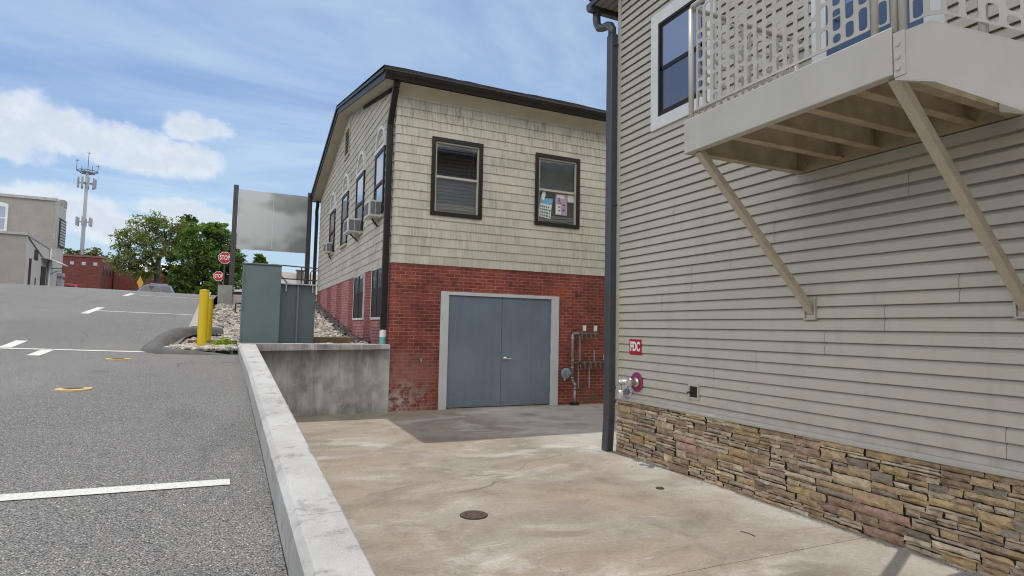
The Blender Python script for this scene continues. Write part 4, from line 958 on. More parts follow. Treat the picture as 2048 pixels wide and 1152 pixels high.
m = MB(); m.box(4.682, 4.79, 6.915, 7.055, .42, 5.93); m.prism([(4.682, 6.915, .42), (4.682, 7.055, .42), (4.655, 7.055, .0), (4.655, 6.915, .0)], (.108, 0, 0))
dn = m.build('downspout', M_charcoal, sbld, bevel=.012)
for z in (3.42, .86, 6.05 - .3): m = MB(); m.box(4.70, 4.84, 6.90, 6.915, z, z + .025); m.build('strap', M_charcoal, dn)
# window and balcony door with white trims
def trim_rect(m, y0, y1, z0, z1, w, x0, x1):
    m.box(x0, x1, y0, y0 + w, z0, z1); m.box(x0, x1, y1 - w, y1, z0, z1); m.box(x0, x1, y0 + w, y1 - w, z1 - w, z1); m.box(x0, x1, y0 + w, y1 - w, z0, z0 + w)
m = MB(); trim_rect(m, 5.00, 6.15, 4.255, 5.80, .155, WXR - .056, WXR - .001); win = m.build('window', M_white, sbld, bevel=.003)
m = MB(); trim_rect(m, 5.155, 5.995, 4.41, 5.645, .035, WXR - .060, WXR - .002); trim_rect(m, 5.19, 5.96, 4.445, 5.61, .03, WXR - .048, WXR - .002); m.box(WXR - .048, WXR - .002, 5.19, 5.96, 5.0, 5.05); m.build('sash', M_bronze, win)
m = MB(); m.quad((WXR - .039, 5.2, 5.02), (WXR - .039, 5.95, 5.02), (WXR - .039, 5.95, 5.61), (WXR - .039, 5.2, 5.61)); m.build('upper_pane', M_skyglass, win)
m = MB(); m.quad((WXR - .036, 5.2, 4.45), (WXR - .036, 5.95, 4.45), (WXR - .036, 5.95, 5.02), (WXR - .036, 5.2, 5.02)); m.build('lower_pane', M_rippleglass, win)
m = MB(); trim_rect(m, 2.60, 3.75, 3.44, 5.75, .15, WXR - .056, WXR - .001); dfm = m.build('balcony_door_frame', M_white, sbld, bevel=.003)
m = MB(); m.box(WXR - .045, WXR - .003, 2.75, 3.60, 3.60, 5.60); bd = m.build('balcony_door', M_bluedoor, sbld)
m = MB(); m.box(WXR - .048, WXR - .0455, 2.95, 3.4, 4.6, 5.4); m.build('pane', M_skyglass, bd)
m = MB(); m.tube([(WXR - .03, 3.5, 4.5), (WXR - .09, 3.5, 4.5), (WXR - .09, 3.4, 4.5)], .012, 8); m.build('handle', M_steel, bd)
m = MB(); m.box(WXR - .055, WXR - .001, 2.05, 3.93, 3.085, 3.165); m.box(WXR - .06, WXR - .055, 2.05, 3.93, 3.15, 3.165); m.build('ledger_trim', M_beigetrim, sbld)

# fire department connection, its sign, test pipe and outlet
fs = thing('fire_sign', (WXR - .02, 6.46, 1.44), 'small red sign reading FDC on the siding', 'sign')
m = MB(); m.box(WXR - .042, WXR - .033, 6.345, 6.60, 1.345, 1.545); m.build('plate', M_fdcred, fs, bevel=.0035)
text('lettering', 'FDC', .165, M_signwhite, fs, frame_M((WXR - .0432, 6.472, 1.445), (0, -1, 0), (0, 0, 1)), .0008, .66)
fd = thing('fire_hose_connection', (WXR, 6.46, .98), 'chrome fire hose connection with two capped inlets on a faded red round plate', 'hose connection')
c = Vector((WXR - .028, 6.44, .985))
m = MB(); m.tube([c, c + Vector((-.012, 0, 0))], .128, 36); m.build('flange', M_magenta, fd)
m = MB(); m.tube([c + Vector((-.012, 0, 0)), c + Vector((-.03, 0, 0)), c + Vector((-.05, 0, 0))], [.07, .066, .05], 24); m.tube([c + Vector((-.04, 0, 0)), c + Vector((-.14, 0, 0))], .046, 16); m.build('body', M_steel, fd, smooth=True)
for s_ in (-1, 1):
    m = MB(); a = c + Vector((-.13, s_ * .03, 0)); d = Vector((-.75, s_ * .62, .0)).normalized(); m.tube([a, a + d * .07], .034, 14); m.tube([a + d * .07, a + d * .10], .042, 12); m.tube([a + d * .10, a + d * .112], .024, 10); q = a + d * .085; m.tube([q + Vector((0, 0, .04)), q + Vector((0, 0, .055))], .010, 6); m.tube([q - Vector((0, 0, .04)), q - Vector((0, 0, .055))], .010, 6)
    nl = m.build('hose_cap', M_steel, fd)
    mm = MB(); mm.tube([q + Vector((0, 0, -.04)), q + Vector((.0, -.01, -.12)), q + Vector((.05, -.015, -.13)), q + Vector((.1, -.01, -.06))], .004, 6); mm.build('chain', M_black, nl)
tp = thing('drain_pipe', (WXR, 6.66, .83), 'short open galvanised drain pipe with a pale blue collar below the hose connection', 'pipe')
c = Vector((WXR - .028, 6.62, .845))
m = MB(); m.tube([c, c + Vector((-.012, 0, 0))], .075, 24); m.build('collar', M_pale, tp)
e = c + Vector((-.12, .03, -.03)); m = MB(); m.tube([c, c + Vector((-.06, .0, 0)), e], .04, 16, caps=False); m.build('pipe', M_galv, tp, smooth=True)
d = (e - c).normalized(); m = MB(); V = []
m.tube([e - d * .025, e + d * .02], .047, 18, caps=False); m.tube([e + d * .02, e - d * .02], .037, 18, caps=False); m.build('collar_nut', M_signwhite, tp)
m = MB(); m.tube([e - d * .02, e - d * .015], .037, 16); m.build('bore', M_black, tp)
ot = thing('wall_outlet', (WXR - .02, 5.365, .97), 'small square outdoor outlet box with a black cover on the siding', 'outlet')
m = MB(); trim_rect(m, 5.275, 5.445, .885, 1.055, .022, WXR - .048, WXR - .006); m.build('mounting_block', M_beigetrim, ot)
m = MB(); m.box(WXR - .042, WXR - .012, 5.30, 5.42, .91, 1.03); m.build('cover', M_black, ot, bevel=.004)
m = MB(); m.tube([(WXR - .03, 5.38, .97), (WXR - .06, 5.40, .97)], .022, 10); m.tube([(WXR - .05, 5.40, .965), (WXR - .065, 5.44, .955)], .010, 8); m.build('socket', M_black, ot)

# ------------------------------------------------------------------ steel balcony
bal = thing('steel_balcony', (4.1, 3., 3.17), 'beige steel balcony landing with slotted railing panels and a stair', 'balcony')
XB = 3.40; Y0, Y1 = 2.135, 3.92; Z0, Z1 = 3.175, 3.465
m = MB(); m.prism([(XB, Y0, Z0), (XB, Y0, Z1), (XB + .075, Y0, Z1), (XB + .075, Y0, Z1 - .012), (XB + .012, Y0, Z1 - .012), (XB + .012, Y0, Z0 + .012), (XB + .075, Y0, Z0 + .012), (XB + .075, Y0, Z0)], (0, Y1 - Y0, 0)); m.build('edge_beam', M_balcony, bal, bevel=.006)
for y in (Y1 - .012, Y0):
    m = MB(); s_ = -1 if y > 3 else 1; y_ = y if y > 3 else Y0 + .012
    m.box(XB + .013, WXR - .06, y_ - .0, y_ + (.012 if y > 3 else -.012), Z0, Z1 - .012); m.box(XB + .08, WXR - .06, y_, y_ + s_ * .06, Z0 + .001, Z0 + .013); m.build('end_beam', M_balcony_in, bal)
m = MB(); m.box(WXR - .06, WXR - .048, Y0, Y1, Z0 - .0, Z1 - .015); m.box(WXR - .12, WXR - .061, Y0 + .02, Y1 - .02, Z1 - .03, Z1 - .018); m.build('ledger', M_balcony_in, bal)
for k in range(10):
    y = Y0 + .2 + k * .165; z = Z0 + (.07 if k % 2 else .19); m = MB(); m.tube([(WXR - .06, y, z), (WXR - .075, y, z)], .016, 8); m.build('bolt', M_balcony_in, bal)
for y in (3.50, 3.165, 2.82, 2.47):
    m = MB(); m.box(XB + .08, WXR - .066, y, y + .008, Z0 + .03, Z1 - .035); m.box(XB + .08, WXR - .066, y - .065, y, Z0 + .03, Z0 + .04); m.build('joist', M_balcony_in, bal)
m = MB(); x = XB + .02
while x < WXR - .07: m.box(x, x + .005, Y0 + .02, Y1 - .02, Z1 - .034, Z1 - .004); x += .030
y = Y0 + .06
while y < Y1 - .02: m.box(XB + .02, WXR - .07, y, y + .006, Z1 - .014, Z1 - .006); y += .10
m.build('grating', surf('grating_steel', (.20, .18, .145), (.15, .135, .11), sc=12., rough=.6), bal)
def bolts(pts, ax):
    for p in pts:
        m = MB(); p = Vector(p); m.tube([p, p + Vector(ax) * .014], .014, 8); m.build('bolt', M_balcony, bal)
# perforated panel made of cells with rounded slots
def perf(m, umax, vmax, MAP, th, cw=.090, pat=0):
    nc = max(1, round(umax / cw)); cw = umax / nc; sw = cw * .64; seg = 3
    for c in range(nc):
        u0 = c * cw; v = 0; k = 0
        tall, short = .168, .082
        ofs = [0, .09, .04, .125, .02, .105][(c * 5 + pat) % 6]
        cells = [ofs + .02] if ofs > .06 else []
        tot = sum(cells)
        while tot < vmax - .02:
            h = short if (k + c) % 3 == 2 else tall
            h = min(h, vmax - tot); 
            if vmax - tot - h < .06: h = vmax - tot
            cells.append(h); tot += h; k += 1
        for h in cells:
            uc, vc = u0 + cw / 2, v + h / 2; hw, hh = sw / 2, h / 2 - .0125; r = min(.020, hh * .9)
            if hh < .012:
                a = [MAP(u0, v), MAP(u0 + cw, v), MAP(u0 + cw, v + h), MAP(u0, v + h)]; m.add([q[0] for q in a] + [q[1] for q in a], [(0, 1, 2, 3), (7, 6, 5, 4)]); v += h; continue
            inn = []; out = []
            for q, (sx, sy) in enumerate(((1, -1), (1, 1), (-1, 1), (-1, -1))):
                for s_ in range(seg + 1):
                    a = math.pi / 2 * (q - 1) + math.pi / 2 * s_ / seg
                    inn.append((uc + sx * (hw - r) + r * math.cos(a), vc + sy * (hh - r) + r * math.sin(a))); out.append((uc + sx * cw / 2, vc + sy * h / 2))
            N = len(inn); A = [MAP(*p) for p in out]; B = [MAP(*p) for p in inn]
            V = [p[0] for p in A] + [p[0] for p in B] + [p[1] for p in A] + [p[1] for p in B]; F = []
            for i in range(N):
                j = (i + 1) % N
                if out[i] == out[j]: F += [(i, N + j, N + i), (2 * N + i, 3 * N + i, 3 * N + j)]
                else: F += [(i, j, N + j, N + i), (2 * N + j, 2 * N + i, 3 * N + i, 3 * N + j)]
                F.append((N + i, N + j, 3 * N + j, 3 * N + i))
            m.add(V, F); v += h
ZRAIL = 4.46; XP = XB + .035
def along_y(y0, z0, slope=0, th=.005):
    return lambda u, v: ((XP - th / 2, y0 + u, z0 + v + slope * u), (XP + th / 2, y0 + u, z0 + v + slope * u))
m = MB(); perf(m, 1.52, .885, along_y(2.285, Z1 + .065), .005); m.build('railing_panel', M_balcony, bal)
m = MB(); perf(m, 1.22, .885, lambda u, v: ((XB + .10 + u, 3.86, Z1 + .065 + v), (XB + .10 + u, 3.865, Z1 + .065 + v)), .005, pat=2); m.build('railing_panel', M_balcony, bal)
m = MB(); perf(m, .085, .885, along_y(2.165, Z1 + .045), .005, cw=.085); m.build('railing_panel', M_balcony, bal)
for (x, y, z0, z1) in ((XP, 3.87, Z0 + .18, ZRAIL - .02), (XP, 2.255, Z1 - .03, ZRAIL - .02), (XP, 2.09, Z1 - .12, ZRAIL - .02), (WXR - .11, 3.87, Z1 - .03, ZRAIL - .02), (XP, 2.135, Z1 - .03, ZRAIL - .02)):
    m = MB(); m.tube([(x, y, z0), (x, y, z1)], .0225, 14); m.build('railing_post', M_balcony, bal, smooth=True)
m = MB(); m.tube([(XP, 2.06, ZRAIL), (XP, 3.85, ZRAIL), (XP + .012, 3.872, ZRAIL), (XP + .04, 3.878, ZRAIL), (WXR - .11, 3.878, ZRAIL), (WXR - .02, 3.878, ZRAIL)], .0225, 14); m.build('top_rail', M_balcony, bal, smooth=True)
m = MB(); m.tube([(XP, 2.26, Z1 + .062), (XP, 3.87, Z1 + .062)], .005, 6); m.build('bottom_rail', M_balcony, bal, smooth=True)
for y in (3.815, 2.165):
    m = MB(); a = Vector((XB + .07, y, Z0 + .01)); b = Vector((WXR - .015, y, 1.86)); m.bar(a, b, .064, .064, (0, 1, 0)); br = m.build('brace', M_brace, bal, bevel=.006)
    m = MB(); m.box(WXR - .075, WXR - .06, y - .052, y + .045, 1.80, 1.985); m.box(WXR - .06, WXR - .012, y - .058, y - .046, 1.80, 1.985); m.box(WXR - .06, WXR - .012, y - .046, y + .045, 1.80, 1.814)
    if False: pass
    m = MB(); m.box(WXR - .055, WXR - .012, y - .062, y - .048, 1.79, 2.0); m.box(WXR - .055, WXR - .012, y + .048, y + .062, 1.79, 2.0); m.box(WXR - .055, WXR - .012, y - .048, y + .048, 1.79, 1.804); m.build('flashing', M_beigetrim, br)
    m = MB(); m.box(WXR - .018, WXR - .0145, y - .048, y + .048, 1.804, 2.0); m.build('pocket', M_interior, br)
# stair going down along the wall
sl = .75
def stringer(x, name):
    yb_ = -1.6; pts = [(x, 2.125, 3.405), (x, 1.918, 3.397), (x, yb_, 3.397 - (1.918 - yb_) * sl), (x, yb_, 3.06 - (1.912 - yb_) * sl), (x, 1.912, 3.06), (x, 2.125, 3.15)]
    m = MB(); m.prism(pts, (.010, 0, 0))
    for a, b in ((0, 1), (1, 2)):
        p, q = Vector(pts[a]), Vector(pts[b]); m.prism([p + Vector((-.0, 0, .0005)), q + Vector((0, 0, .0005)), q + Vector((0, 0, .0085)), p + Vector((0, 0, .0085))], (.05, 0, 0))
    for a, b in ((5, 4), (4, 3)):
        p, q = Vector(pts[a]), Vector(pts[b]); m.prism([p + Vector((0, 0, -.0085)), q + Vector((0, 0, -.0085)), q + Vector((0, 0, -.0005)), p + Vector((0, 0, -.0005))], (.06, 0, 0))
    return m.build(name, M_balcony, bal)
stringer(XB + .005, 'stair_stringer'); stringer(WXR - .35, 'stair_stringer')
for k in range(15):
    y = 1.86 - k * .235; z = 3.397 - (1.918 - y + .25) * sl - .05
    if y < -1.5: break
    m = MB(); m.box(XB + .02, WXR - .352, y - .25, y, z - .03, z); m.build('stair_tread', M_galv, bal)
bolts([(XB + .005, 2.10, z) for z in (3.20, 3.27, 3.345)], (-1, 0, 0))
m = MB(); m.box(XB - .001, XB + .004, 2.06, 2.127, Z0 - .02, Z1 - .045); m.build('splice_plate', M_balcony, bal)
m = MB(); perf(m, 1.9, .80, lambda u, v: ((XP - .0025, 2.05 - u, 3.455 + v - sl * max(0, u - .14)), (XP + .0025, 2.05 - u, 3.455 + v - sl * max(0, u - .14))), .005, pat=3); m.build('stair_railing_panel', M_balcony, bal)
for y in (1.70, .6, -.5):
    zt = 3.397 - (1.918 - y) * sl
    m = MB(); m.tube([(XP + .03, y, zt - .1), (XP + .03, y, zt + 1.0)], .0225, 12); m.build('railing_post', M_balcony, bal, smooth=True)
m = MB(); m.tube([(XP + .03, 2.06, ZRAIL), (XP + .03, 1.918, ZRAIL - .03), (XP + .03, -1.0, ZRAIL - .03 - 2.918 * sl)], .0225, 12); m.build('stair_rail', M_balcony, bal, smooth=True)

# ------------------------------------------------------------------ street signs
def stop_sign(x, y, zc, zb, r, pr, lab):
    t = thing('stop_sign', (x, y, zb), lab, 'stop sign', 'stop signs beyond the lot')
    oc = lambda rr: [(x + rr * math.cos(math.pi / 8 + k * math.pi / 4), y, zc + rr * math.sin(math.pi / 8 + k * math.pi / 4)) for k in range(8)]
    m = MB(); m.prism(oc(r), (0, .012, 0)); m.build('border', M_signwhite, t)
    m = MB(); m.prism([(a, b - .006, c) for a, b, c in oc(r * .93)], (0, .005, 0)); m.build('plate', M_red, t)
    text('lettering', 'STOP', r * 1.0, M_signwhite, t, frame_M((x, y - .009, zc), (1, 0, 0), (0, 0, 1)), .002, .60)
    m = MB(); m.tube([(x + .0, y + .04, zb), (x, y + .04, zc + r * .8)], pr, 8); m.build('post', M_post, t)
stop_sign(-.862, 37., 5.32, 3.0, .350, .035, 'upper red stop sign on a tall dark post beside the sign post')
stop_sign(-1.37, 45., 4.83, 3.0, .345, .03, 'lower and farther red stop sign on a thin green post')
t = thing('warning_sign', (-6.57, 50., 3.), 'amber diamond warning sign turned sideways near the blue car', 'sign')
m = MB(); c = Vector((-6.57, 50, 4.42)); ux = Vector((.30, .95, 0)); m.prism([c + ux * .48, c + Vector((0, 0, .48)), c - ux * .48, c - Vector((0, 0, .48))], (.008, -.005, 0)); m.build('plate', M_amber, t)
m = MB(); m.tube([(-6.56, 50.03, 3.), (-6.56, 50.03, 4.75)], .03, 8); m.build('post', M_pole, t)

# utility pole with crossarm and lamp arm
t = thing('utility_pole', (-8.4, 90., 3.), 'slim grey utility pole with a crossarm in front of the dark trees', 'pole')
x = -8.4
m = MB(); m.tube([(x, 90, 3.), (x, 90, 8.6)], [.15, .11], 10); m.build('pole', M_pole, t)
m = MB(); m.box(x - .8, x + .8, 89.9, 90.0, 7.95, 8.08); m.build('crossarm', M_pole, t)
m = MB(); m.tube([(x, 90, 8.5), (x + .25, 90, 9.3), (x + .9, 90, 10.1), (x + 1.6, 90, 10.5), (x + 2.2, 90, 10.55)], .06, 8); m.box(x + 2.0, x + 2.6, 89.9, 90.1, 10.46, 10.58); m.build('lamp_arm', M_pole, t)

# ------------------------------------------------------------------ cars
def car(name, loc, yaw, L, H, mat, lab, dk=M_darkglass):
    t = thing(name, loc, lab, 'car'); c, s_ = math.cos(yaw), math.sin(yaw); lx, ly, lz = loc
    T = lambda x, y, z: (lx + x * c - y * s_, ly + x * s_ + y * c, lz + z)
    w = .93; hb_ = H * .56
    body = [(-L / 2, .35), (-L / 2, hb_ * .9), (-L / 2 + .1, hb_), (L * .24, hb_), (L / 2 - .35, hb_ * .86), (L / 2, hb_ * .66), (L / 2, .32), (L * .4, .22), (-L * .42, .22)]
    m = MB(); n = len(body); V = [T(x, -w, z) for x, z in body] + [T(x, w, z) for x, z in body]
    m.add(V, [tuple(range(n)), tuple(range(2 * n - 1, n - 1, -1))] + [((i + 1) % n, i, i + n, (i + 1) % n + n) for i in range(n)])
    gh = [(-L / 2 + .12, hb_ - .01), (-L / 2 + .42, H * .965), (-L * .28, H), (L * .0, H * .99), (L * .09, H * .95), (L * .27, hb_ - .01)]; n = len(gh)
    V = [T(x, -w * (1 if z < hb_ + .1 else .80), z) for x, z in gh] + [T(x, w * (1 if z < hb_ + .1 else .80), z) for x, z in gh]
    m.add(V, [tuple(range(n)), tuple(range(2 * n - 1, n - 1, -1))] + [((i + 1) % n, i, i + n, (i + 1) % n + n) for i in range(n)])
    m.build('body', mat, t, bevel=.04)
    for sy in (-1, 1):
        for xa, xb in ((-L * .40, -L * .22), (-L * .20, -L * .01), (L * .01, L * .19)):
            m = MB(); za, zb_ = hb_ + .06, H * .90; k = .985
            fx = lambda x, z: x + (.10 * L * (z - za) / (zb_ - za) * (-1 if x > 0 else .35))
            yo = lambda z: sy * (w * (1 - .20 * (z - hb_) / (H - hb_)) + .012)
            P = [T(fx(xa, za), yo(za), za), T(fx(xb, za), yo(za), za), T(fx(xb, zb_), yo(zb_), zb_), T(fx(xa, zb_), yo(zb_), zb_)]
            m.poly(P if sy < 0 else P[::-1]); m.build('side_window', dk, t)
        for xw in (-L * .31, L * .31):
            m = MB(); a = T(xw, sy * (w - .2), .34); b = T(xw, sy * (w + .01), .34); m.tube([a, b], .34, 20); wh = m.build('wheel', M_tyre, t); m = MB(); m.tube([b, T(xw, sy * (w + .02), .34)], .2, 14); m.build('rim', M_steel, wh)
        m = MB(); m.box(0, 0, 0, 0, 0, 0); m = MB(); m.bar(T(L / 2 - .03, sy * .62, hb_ * .68), T(L / 2 + .015, sy * .62, hb_ * .68), .3, .13); m.build('headlight', M_steel, t)
    m = MB()
    for (xa, za), (xb, zb_), in (((L * .265, hb_ + .03), (L * .105, H * .93)), ((-L / 2 + .16, hb_ + .08), (-L / 2 + .40, H * .92))):
        sgn = 1 if xa > 0 else -1
        P = [T(xa + sgn * .02, -w * .88, za), T(xa + sgn * .02, w * .88, za), T(xb + sgn * .03, w * .70, zb_), T(xb + sgn * .03, -w * .70, zb_)]; m.poly(P if sgn > 0 else P[::-1])
    m.build('windscreen', dk, t)
    for sy in (-1, 1):
        m = MB(); m.bar(T(-L * .33, sy * w * .7, H + .035), T(L * .0, sy * w * .7, H + .03), .04, .035); m.build('roof_rail', M_steel, t)
    return t
car('parked_car', (-7.25, 60., 3.22), R(196), 4.1, 1.66, M_blue, 'blue-grey wagon car half hidden by the crest of the lot')
car('parked_car', (-12.5, 53.5, 2.98), R(178), 4.1, 1.28, M_carred, 'red car mostly hidden behind the crest beside the grey building')

# ------------------------------------------------------------------ grey building on the left
gb = thing('grey_building', (-13., 45., 3.), 'grey painted block building with a lower front annex on the left', 'building'); XA = -10.63
def annex_top(y): return 6.18 - (y - 40) * .065
m = MB(); m.box(-26, XA - .01, 44.7, 47.4, 2.6, 8.95); m.build('main_wall', M_greywall, gb)
m = MB(); m.box(XA - .009, XA, 44.75, 47.4, 2.6, 8.95); m.build('pale_side_wall', M_lightwall, gb)
m = MB(); m.box(-26.1, XA + .1, 44.6, 44.9, 8.95, 9.12); m.build('roof_edge', M_cap, gb)
m = MB(); m.box(XA - .3, XA + .02, 46.7, 47.45, 8.95, 9.40); m.box(XA - .3, XA + .02, 45.9, 46.3, 8.95, 9.15); m.build('chimney', M_greywall, gb)
m = MB(); m.prism([(-26, 40., 2.6), (-26, 40., annex_top(40)), (-26, 44.69, annex_top(44.7)), (-26, 44.69, 2.6)], (26 + XA - .01, 0, 0)); m.build('annex_wall', M_greywall, gb)
m = MB(); m.prism([(XA - .009, 40.02, 2.6), (XA - .009, 40.02, annex_top(40)), (XA - .009, 44.69, annex_top(44.7)), (XA - .009, 44.69, 2.6)], (.01, 0, 0)); m.build('pale_annex_side', M_lightwall, gb)
m = MB(); m.prism([(-26, 39.9, annex_top(40) + .005), (-26, 39.9, annex_top(40) + .14), (-26, 44.68, annex_top(44.7) + .14), (-26, 44.68, annex_top(44.7) + .005)], (26 + XA + .06, 0, 0)); m.build('annex_roof', M_cap, gb)
m = MB(); trim_rect(m, 0, 0, 0, 0, 0, 0, 0); m = MB()
for a in ((-14.3, -14.2, 6.85, 8.45), (-12.98, -12.86, 6.85, 8.45), (-14.2, -12.98, 8.33, 8.45), (-14.2, -12.98, 6.85, 6.95), (-14.2, -12.98, 7.6, 7.68), (-13.64, -13.56, 6.95, 8.33)): m.box(a[0], a[1], 44.62, 44.71, a[2], a[3])
V = [(-13.58 + .72 * math.cos(a), 44.64, 8.45 + .17 * math.sin(a)) for a in np.linspace(0, math.pi, 9)]; m.prism(V, (0, .05, 0))
gw = m.build('window', M_white, gb); m = MB(); m.box(-14.2, -12.98, 44.67, 44.695, 6.95, 8.33); m.build('pane', M_skyglass, gw)
m = MB(); m.box(XA + .0, XA + .03, 40.68, 41.02, 2.9, 5.0); m.build('door', M_bronze, gb)
m = MB(); m.box(XA + .0, XA + .03, 41.48, 42.13, 5.0, 5.56); m.build('window', M_bronze, gb)
m = MB(); m.box(XA + .0, XA + .04, 42.9, 43.75, 2.9, 4.75); m.build('door', M_bronze, gb)
m = MB(); m.prism([(XA, 42.8, 5.28), (XA + .45, 42.8, 5.2), (XA + .85, 42.8, 4.98), (XA + .83, 42.8, 4.93), (XA + .43, 42.8, 5.15), (XA, 42.8, 5.23)], (0, 2.2, 0)); aw = m.build('awning', M_cap, gb)
m = MB(); m.tube([(XA, 44.6, 4.35), (XA + .35, 44.6, 4.6), (XA + .8, 44.6, 4.68)], .02, 6); m.tube([(XA, 44.6, 4.75), (XA + .7, 44.6, 4.8)], .02, 6); m.build('awning_bracket', M_post, aw)
m = MB(); m.tube([(XA + .06, 44.35, 2.9), (XA + .06, 44.35, 5.95)], .05, 8); m.build('downspout', M_white, gb)
m = MB(); m.tube([(XA + .05, 43.95, 2.9), (XA + .05, 43.95, 5.1), (XA + .15, 43.95, 5.2)], .025, 6); m.tube([(XA + .03, 41.9, 3.), (XA + .03, 41.9, 4.0)], .03, 6); m.tube([(XA + .03, 40.2, 6.1), (XA + .04, 42.0, 5.55), (XA + .04, 43.2, 5.2)], .025, 6); m.build('conduit', M_post, gb)
m = MB(); m.box(XA + .02, XA + .3, 46.3, 46.8, 3.35, 4.2); m.tube([(XA + .16, 46.55, 4.2), (XA + .16, 46.55, 4.4)], .07, 8); m.box(XA + .02, XA + .3, 46.25, 46.9, 4.4, 4.62); m.tube([(XA + .16, 46.55, 2.9), (XA + .16, 46.55, 3.35)], .05, 8); m.build('meter_box', M_tower, gb)
m = MB(); m.box(XA + .02, XA + .10, 45.75, 47.2, 6.25, 8.05); sb = m.build('sign_board', M_bronze, gb)
m = MB()
for k in range(9): m.box(XA + .101, XA + .105, 45.95, 47.1, 6.38 + k * .18, 6.50 + k * .18)
m.build('sign_slats', M_cap, sb)
m = MB()
for y in (44.95, 45.3, 45.65): m.box(XA + .001, XA + .05, y, y + .12, 6.2, 8.0)
m.build('pilaster', M_lightwall, gb)

# ------------------------------------------------------------------ far red brick buildings
rb = thing('red_brick_building', (-16, 85., 3.), 'dark red brick block with three small square windows', 'building')
m = MB(); m.box(-19.8, -15.22, 85., 95., 2.8, 9.12); m.build('wall', M_brickfar, rb)
m = MB(); m.box(-19.9, -15.12, 84.9, 95.1, 9.122, 9.35); m.build('parapet', surf('brick_cap', (.20, .09, .08)), rb)
for x in (-18.15, -17.0, -15.85):
    m = MB(); m.box(x - .2, x + .2, 84.95, 84.99, 8.15, 8.55); w_ = m.build('window', M_cap, rb); m = MB(); m.box(x - .15, x + .15, 84.93, 84.949, 8.2, 8.5); m.build('pane', M_skyglass, w_)
for y in (86.2, 88, 90, 92):
    m = MB(); m.box(-15.219, -15.19, y, y + .7, 7.2, 8.3); m.build('window', M_bronze, rb)
lb = thing('low_brick_building', (-10, 92., 3.), 'long low brick building with a pale metal roof behind the trees', 'building')
m = MB(); m.box(-15.1, -6.5, 92, 101, 2.8, 8.3); m.build('wall', M_brickfar, lb)
m = MB(); m.prism([(-14.6, 93.5, 8.3), (-14.6, 97.5, 10.0), (-14.6, 101, 8.3)], (7.6, 0, 0)); m.build('roof', M_whiteroof, lb)
m = MB(); m.box(-6.9, -6.5, 91.9, 92.3, 8.3, 9.6); m.box(-6.49, -6.1, 91.9, 95, 2.8, 9.3); m.build('end_wall', M_lightwall, lb)

# ------------------------------------------------------------------ houses behind the sign
h1 = thing('hip_roof_house', (-1., 70., 3.), 'brick house with a pale grey hipped roof left of the cabinet', 'house')
m = MB(); m.box(-3.4, 6., 70., 78., 2.8, 5.15); m.build('wall', surf('house_brick', (.26, .10, .08), (.32, .14, .11)), h1)
m = MB(); b = [(-3.9, 69.5, 5.0), (6.4, 69.5, 5.0), (6.4, 78.5, 5.0), (-3.9, 78.5, 5.0)]; r_ = [(-.2, 74, 7.5), (3., 74, 7.5)]
m.add(b + r_, [(0, 1, 5, 4), (1, 2, 5), (2, 3, 4, 5), (3, 0, 4)]); m.build('roof', M_greyroof, h1)
m = MB(); m.box(-2.0, -.9, 69.94, 69.99, 3.6, 4.8); w_ = m.build('window', M_white, h1); m = MB(); m.box(-1.9, -1., 69.92, 69.939, 3.7, 4.7); m.build('pane', M_skyglass, w_)
h2 = thing('gabled_house', (6., 60., 3.), 'white gabled house with a grey roof seen between cabinet and building', 'house')
m = MB(); m.box(2.2, 4.4, 59.7, 66, 2.8, 5.0); m.prism([(2.2, 59.7, 5.001), (4.4, 59.7, 5.001), (3.3, 59.7, 6.35)], (0, 4, 0)); m.build('wall', M_white, h2)
m = MB(); m.box(4.401, 9, 60.05, 66, 2.8, 4.6); m.build('side_wall', surf('house_tan', (.36, .28, .2)), h2)
m = MB(); m.add([(2.9, 59.8, 4.62), (9.6, 59.8, 4.45), (8.2, 64, 6.8), (3.6, 64, 6.95), (2.9, 68, 4.6), (9.6, 68, 4.6)], [(0, 1, 2, 3), (1, 5, 2), (5, 4, 3, 2), (4, 0, 3)])
m.prism([(2.0, 59.55, 4.85), (3.3, 59.55, 6.42), (3.3, 59.55, 6.53), (1.95, 59.55, 4.92)], (0, 4.4, 0)); m.prism([(3.3, 59.55, 6.42), (4.6, 59.55, 4.85), (4.66, 59.55, 4.92), (3.3, 59.55, 6.53)], (0, 4.4, 0)); m.build('roof', M_greyroof, h2)
m = MB(); m.box(5.1, 5.75, 62.5, 63.2, 5.6, 7.0); m.box(5.0, 5.85, 62.4, 63.3, 7.0, 7.1); m.build('chimney', surf('chimney_brick', (.10, .075, .07)), h2)

